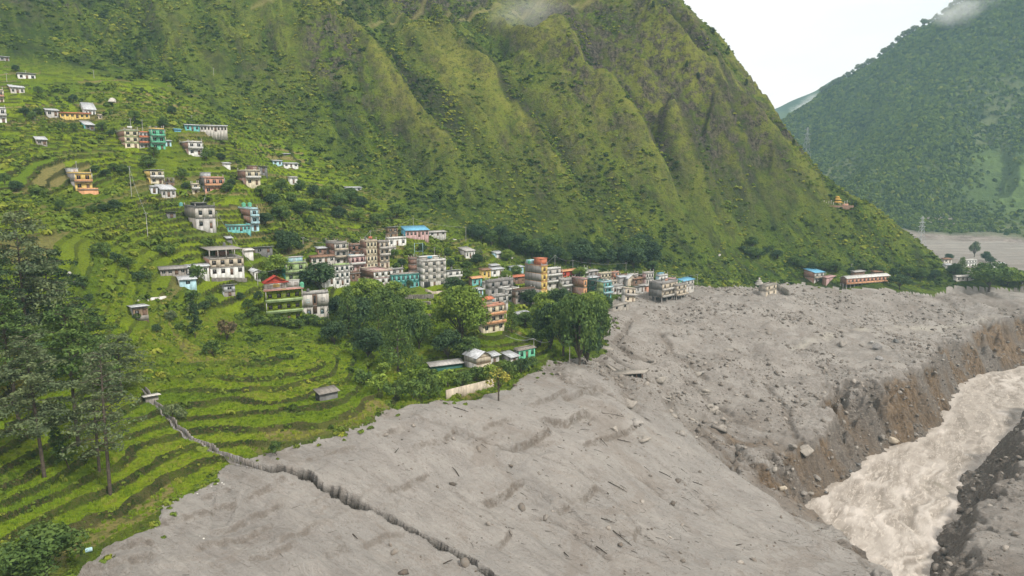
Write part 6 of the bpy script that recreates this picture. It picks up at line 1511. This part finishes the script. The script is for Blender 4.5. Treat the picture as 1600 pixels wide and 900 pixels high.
# blue drum and litter at the bottom left mud edge
pd = cast(139, 862); t = thing('drum', 'light blue plastic drum lying at the bottom left edge of the mud', 'drum', (pd[0], pd[1], pd[2]+.3), .6)
v, f = tube((-.45, 0, 0), (.45, 0, 0), .32, .32, 12); add_mesh('drum_body', v, f, mat('lblue'), parent=t, smooth=True); b = BX(); b.box(.43, .47, -.2, .2, -.2, .2, 'white'); b.build('drum_lid', t)
for i, (a, b_) in enumerate(((335,757),(340,756),(347,755),(330,760),(308,772),(318,842),(312,838),(350,757))):
    boulder(a, b_, 4+(i % 3), 400+i, 'small white scrap of litter on the mud by the terrace edge', 'tarp', .5, 'white litter at the mud edge', 1)
# ridge-line trees of the far mountain
def ridge_trees():
    pr = [(1262,200),(1300,165),(1350,130),(1400,95),(1450,67),(1500,40),(1545,10)]
    cnt = 0
    for i in range(60):
        f = (i+random.uniform(-.3, .3))/60*(len(pr)-1); k = int(max(0, min(f, len(pr)-2))); g = f-k; px = pr[k][0]*(1-g)+pr[k+1][0]*g
        a = math.atan2((px-800)/F, CP); c = np.interp(a, az2, np.arange(len(az2))); j = int(c); el = (Zf2[j]-CAMZ)/r2; m = int(np.argmax(el)); r = r2[m]; z = Zf2[j, m]
        x, y = math.sin(az2[j])*r, math.cos(az2[j])*r; s = random.uniform(.9, 1.5); lab = 'tiny dark pine on the hazy skyline ridge of the far mountain'
        t = thing('pine_tree', lab, 'tree', (x, y, z-1), random.uniform(0, 6), 'pines along the far skyline ridge')
        cr, tk, H, R = TREE['broad_d']; child('crown', cr, t, scale=(s*.9, s*.9, s)); child('trunk', tk, t, scale=(s, s, s*1.15)).data = tk
ridge_trees()
# low cloud: small soft banks
def cloud(name, loc, size, dens, label, seed):
    bm = bmesh.new(); bmesh.ops.create_icosphere(bm, subdivisions=3, radius=1); V_ = np.array([v.co[:] for v in bm.verts])*size; F_ = np.array([[v.index for v in f.verts] for f in bm.faces]); bm.free()
    m = bpy.data.materials.new(name); m.use_nodes = True; nt_ = m.node_tree; nt_.nodes.clear(); o_ = N(nt_, 'ShaderNodeOutputMaterial'); p_ = N(nt_, 'ShaderNodeVolumePrincipled'); p_.inputs['Color'].default_value = (1, 1, 1, 1)
    tcn = N(nt_, 'ShaderNodeTexCoord'); mp_ = N(nt_, 'ShaderNodeMapping'); mp_.inputs['Scale'].default_value = tuple(1/s for s in size); ln = N(nt_, 'ShaderNodeVectorMath', operation='LENGTH'); nz_ = N(nt_, 'ShaderNodeTexNoise'); nz_.inputs['Scale'].default_value = 2.2; nz_.inputs['Detail'].default_value = 4; mp_.inputs['Location'].default_value = (0, 0, 0)
    nt_.links.new(tcn.outputs['Object'], mp_.inputs[0]); nt_.links.new(mp_.outputs[0], ln.inputs[0]); nt_.links.new(mp_.outputs[0], nz_.inputs['Vector'])
    r1 = N(nt_, 'ShaderNodeMapRange'); nt_.links.new(ln.outputs['Value'], r1.inputs[0]); r1.inputs[1].default_value = 1.0; r1.inputs[2].default_value = .15
    ad = N(nt_, 'ShaderNodeMath', operation='ADD'); nt_.links.new(r1.outputs[0], ad.inputs[0]); nt_.links.new(nz_.outputs['Fac'], ad.inputs[1]); r3 = N(nt_, 'ShaderNodeMapRange'); nt_.links.new(ad.outputs[0], r3.inputs[0]); r3.inputs[1].default_value = .75; r3.inputs[2].default_value = 1.25; r3.inputs[4].default_value = dens
    nt_.links.new(r3.outputs[0], p_.inputs['Density']); nt_.links.new(p_.outputs[0], o_.inputs['Volume'])
    o = add_mesh(name, V_, F_, m); o.location = loc; o['kind'] = 'stuff'; return o

x, y, z = at_D(1530, 22, 1330); cloud('mist', (x, y, z), (130, 60, 42), .018, '', 1.)
x, y, z = at_D(1292, 172, 1850); cloud('mist', (x, y, z), (110, 120, 55), .030, '', 2.)
x, y, z = at_D(825, 22, 530); cloud('mist', (x, y, z), (46, 18, 24), .014, '', 3.)

# broken masonry and roof slabs carried down by the flow
for i in range(30):
    a = 948+((i*83) % 190); b_ = 545+((i*47) % 150)
    p = cast(a, b_)
    if not p: continue
    r = random.Random(i+900); w__ = r.uniform(.9, 2.6); b = BX(); d_ = w__*r.uniform(.4, .8); h_ = r.uniform(.2, .5)
    b.hexa([(-w__, -d_, -h_), (w__, -d_*.8, -h_), (w__*.9, d_, -h_), (-w__*.9, d_*1.1, -h_), (-w__, -d_, h_), (w__*.95, -d_*.8, h_*.9), (w__*.85, d_, h_), (-w__*.8, d_, h_*1.1)], r.choice(('mudgrey', 'mudgrey', 'stone', 'concrete')))
    o = b.build('masonry_block', None); o.location = (p[0], p[1], p[2]+.1); o.rotation_euler = (r.uniform(-.5, .5), r.uniform(-.5, .5), r.uniform(0, 3)); o['label'] = 'broken mud-coated masonry block strewn across the torn ground below the town'; o['category'] = 'rubble block'; o['group'] = 'broken masonry blocks in the mud'

for (a, da, ha), (b_, db, hb_) in ((((403,446),0,22),((447,440),0,28)), (((474,388),0,17),((524,414),0,36)), (((579,374),0,13),((548,404),0,22)), (((646,354),0,13),((579,374),0,13)), (((728,378),0,23),((646,354),0,13)), (((867,420),0,21),((834,425),0,4)), (((895,420),0,13),((867,420),0,21)), (((978,424),0,13),((895,420),0,13)), (((1089,446),0,17),((1030,443),0,16)), (((231,370),0,36),((206,310),0,48)), (((340,354),0,23),((403,446),0,22))):
    p, q_ = cast(*a), cast(*b_)
    if p and q_:
        P_ = []
        for o_, h_ in ((p, ha), (q_, hb_)): dep = o_[1]*CP-(o_[2]-CAMZ)*SP; P_.append((o_[0], o_[1], o_[2]+h_*dep/F))
        wire(P_[0], P_[1], 1.2, 'power_line', 'thin sagging power line strung between poles over the village', .03); COL.objects[-1]['group'] = 'power lines over the village'
ground_cover()
# labels of the many trees and shrubs: each is named by the building it grows next to
def short(l):
    l = l.split(',')[0]
    for w_ in (' with ', ' in ', ' at ', ' on ', ' of the ', ' below ', ' under ', ' behind ', ' above ', ' beside ', ' cut ', ' mostly ', ' left of', ' right of', ' built ', ' joined', ' alone', ' just ', ' between ', ' near ', ' leaning', ' standing', ' highest', ' half ', ' against ', ' over ', ' next to ', ' tipped ', ' by ', ' adjoining '): l = l.split(w_)[0]
    return l
shs = [short(l) for l, a, b in LAND]
marks = [(s_, a, b) for s_, (l, a, b) in zip(shs, LAND) if shs.count(s_) == 1 and len(s_.split()) >= 3]
used = set()
TONE = {'dark': 'dark green', 'mid': 'mid green', 'bright': 'light green', 'grey': 'grey-green', None: 'green'}
for t, px, py, h, leaf, cat in PLANTED:
    size = 'small' if h < 15 else ('tall' if h > 26 else 'medium'); done = False
    for s_, a, b in sorted(marks, key=lambda m: math.hypot(m[1]-px, m[2]-py))[:9]:
        dx, dy = px-a, py-b; far = 'far' if math.hypot(dx, dy) > 55 else ('close' if math.hypot(dx, dy) < 25 else '')
        d = ('to the right of' if dx > 0 else 'to the left of') if abs(dx) > abs(dy)*1.2 else ('below' if dy > 0 else 'above')
        l = ' '.join(x for x in (size, TONE.get(leaf, 'green'), cat, far, d, 'the', s_) if x)
        if l not in used and len(l.split()) <= 16: used.add(l); t['label'] = l; done = True; break
haze()
for o in COL.objects:
    if o.get('label') and len(o['label'].split()) > 16: print('LONG', len(o['label'].split()), o['label'])
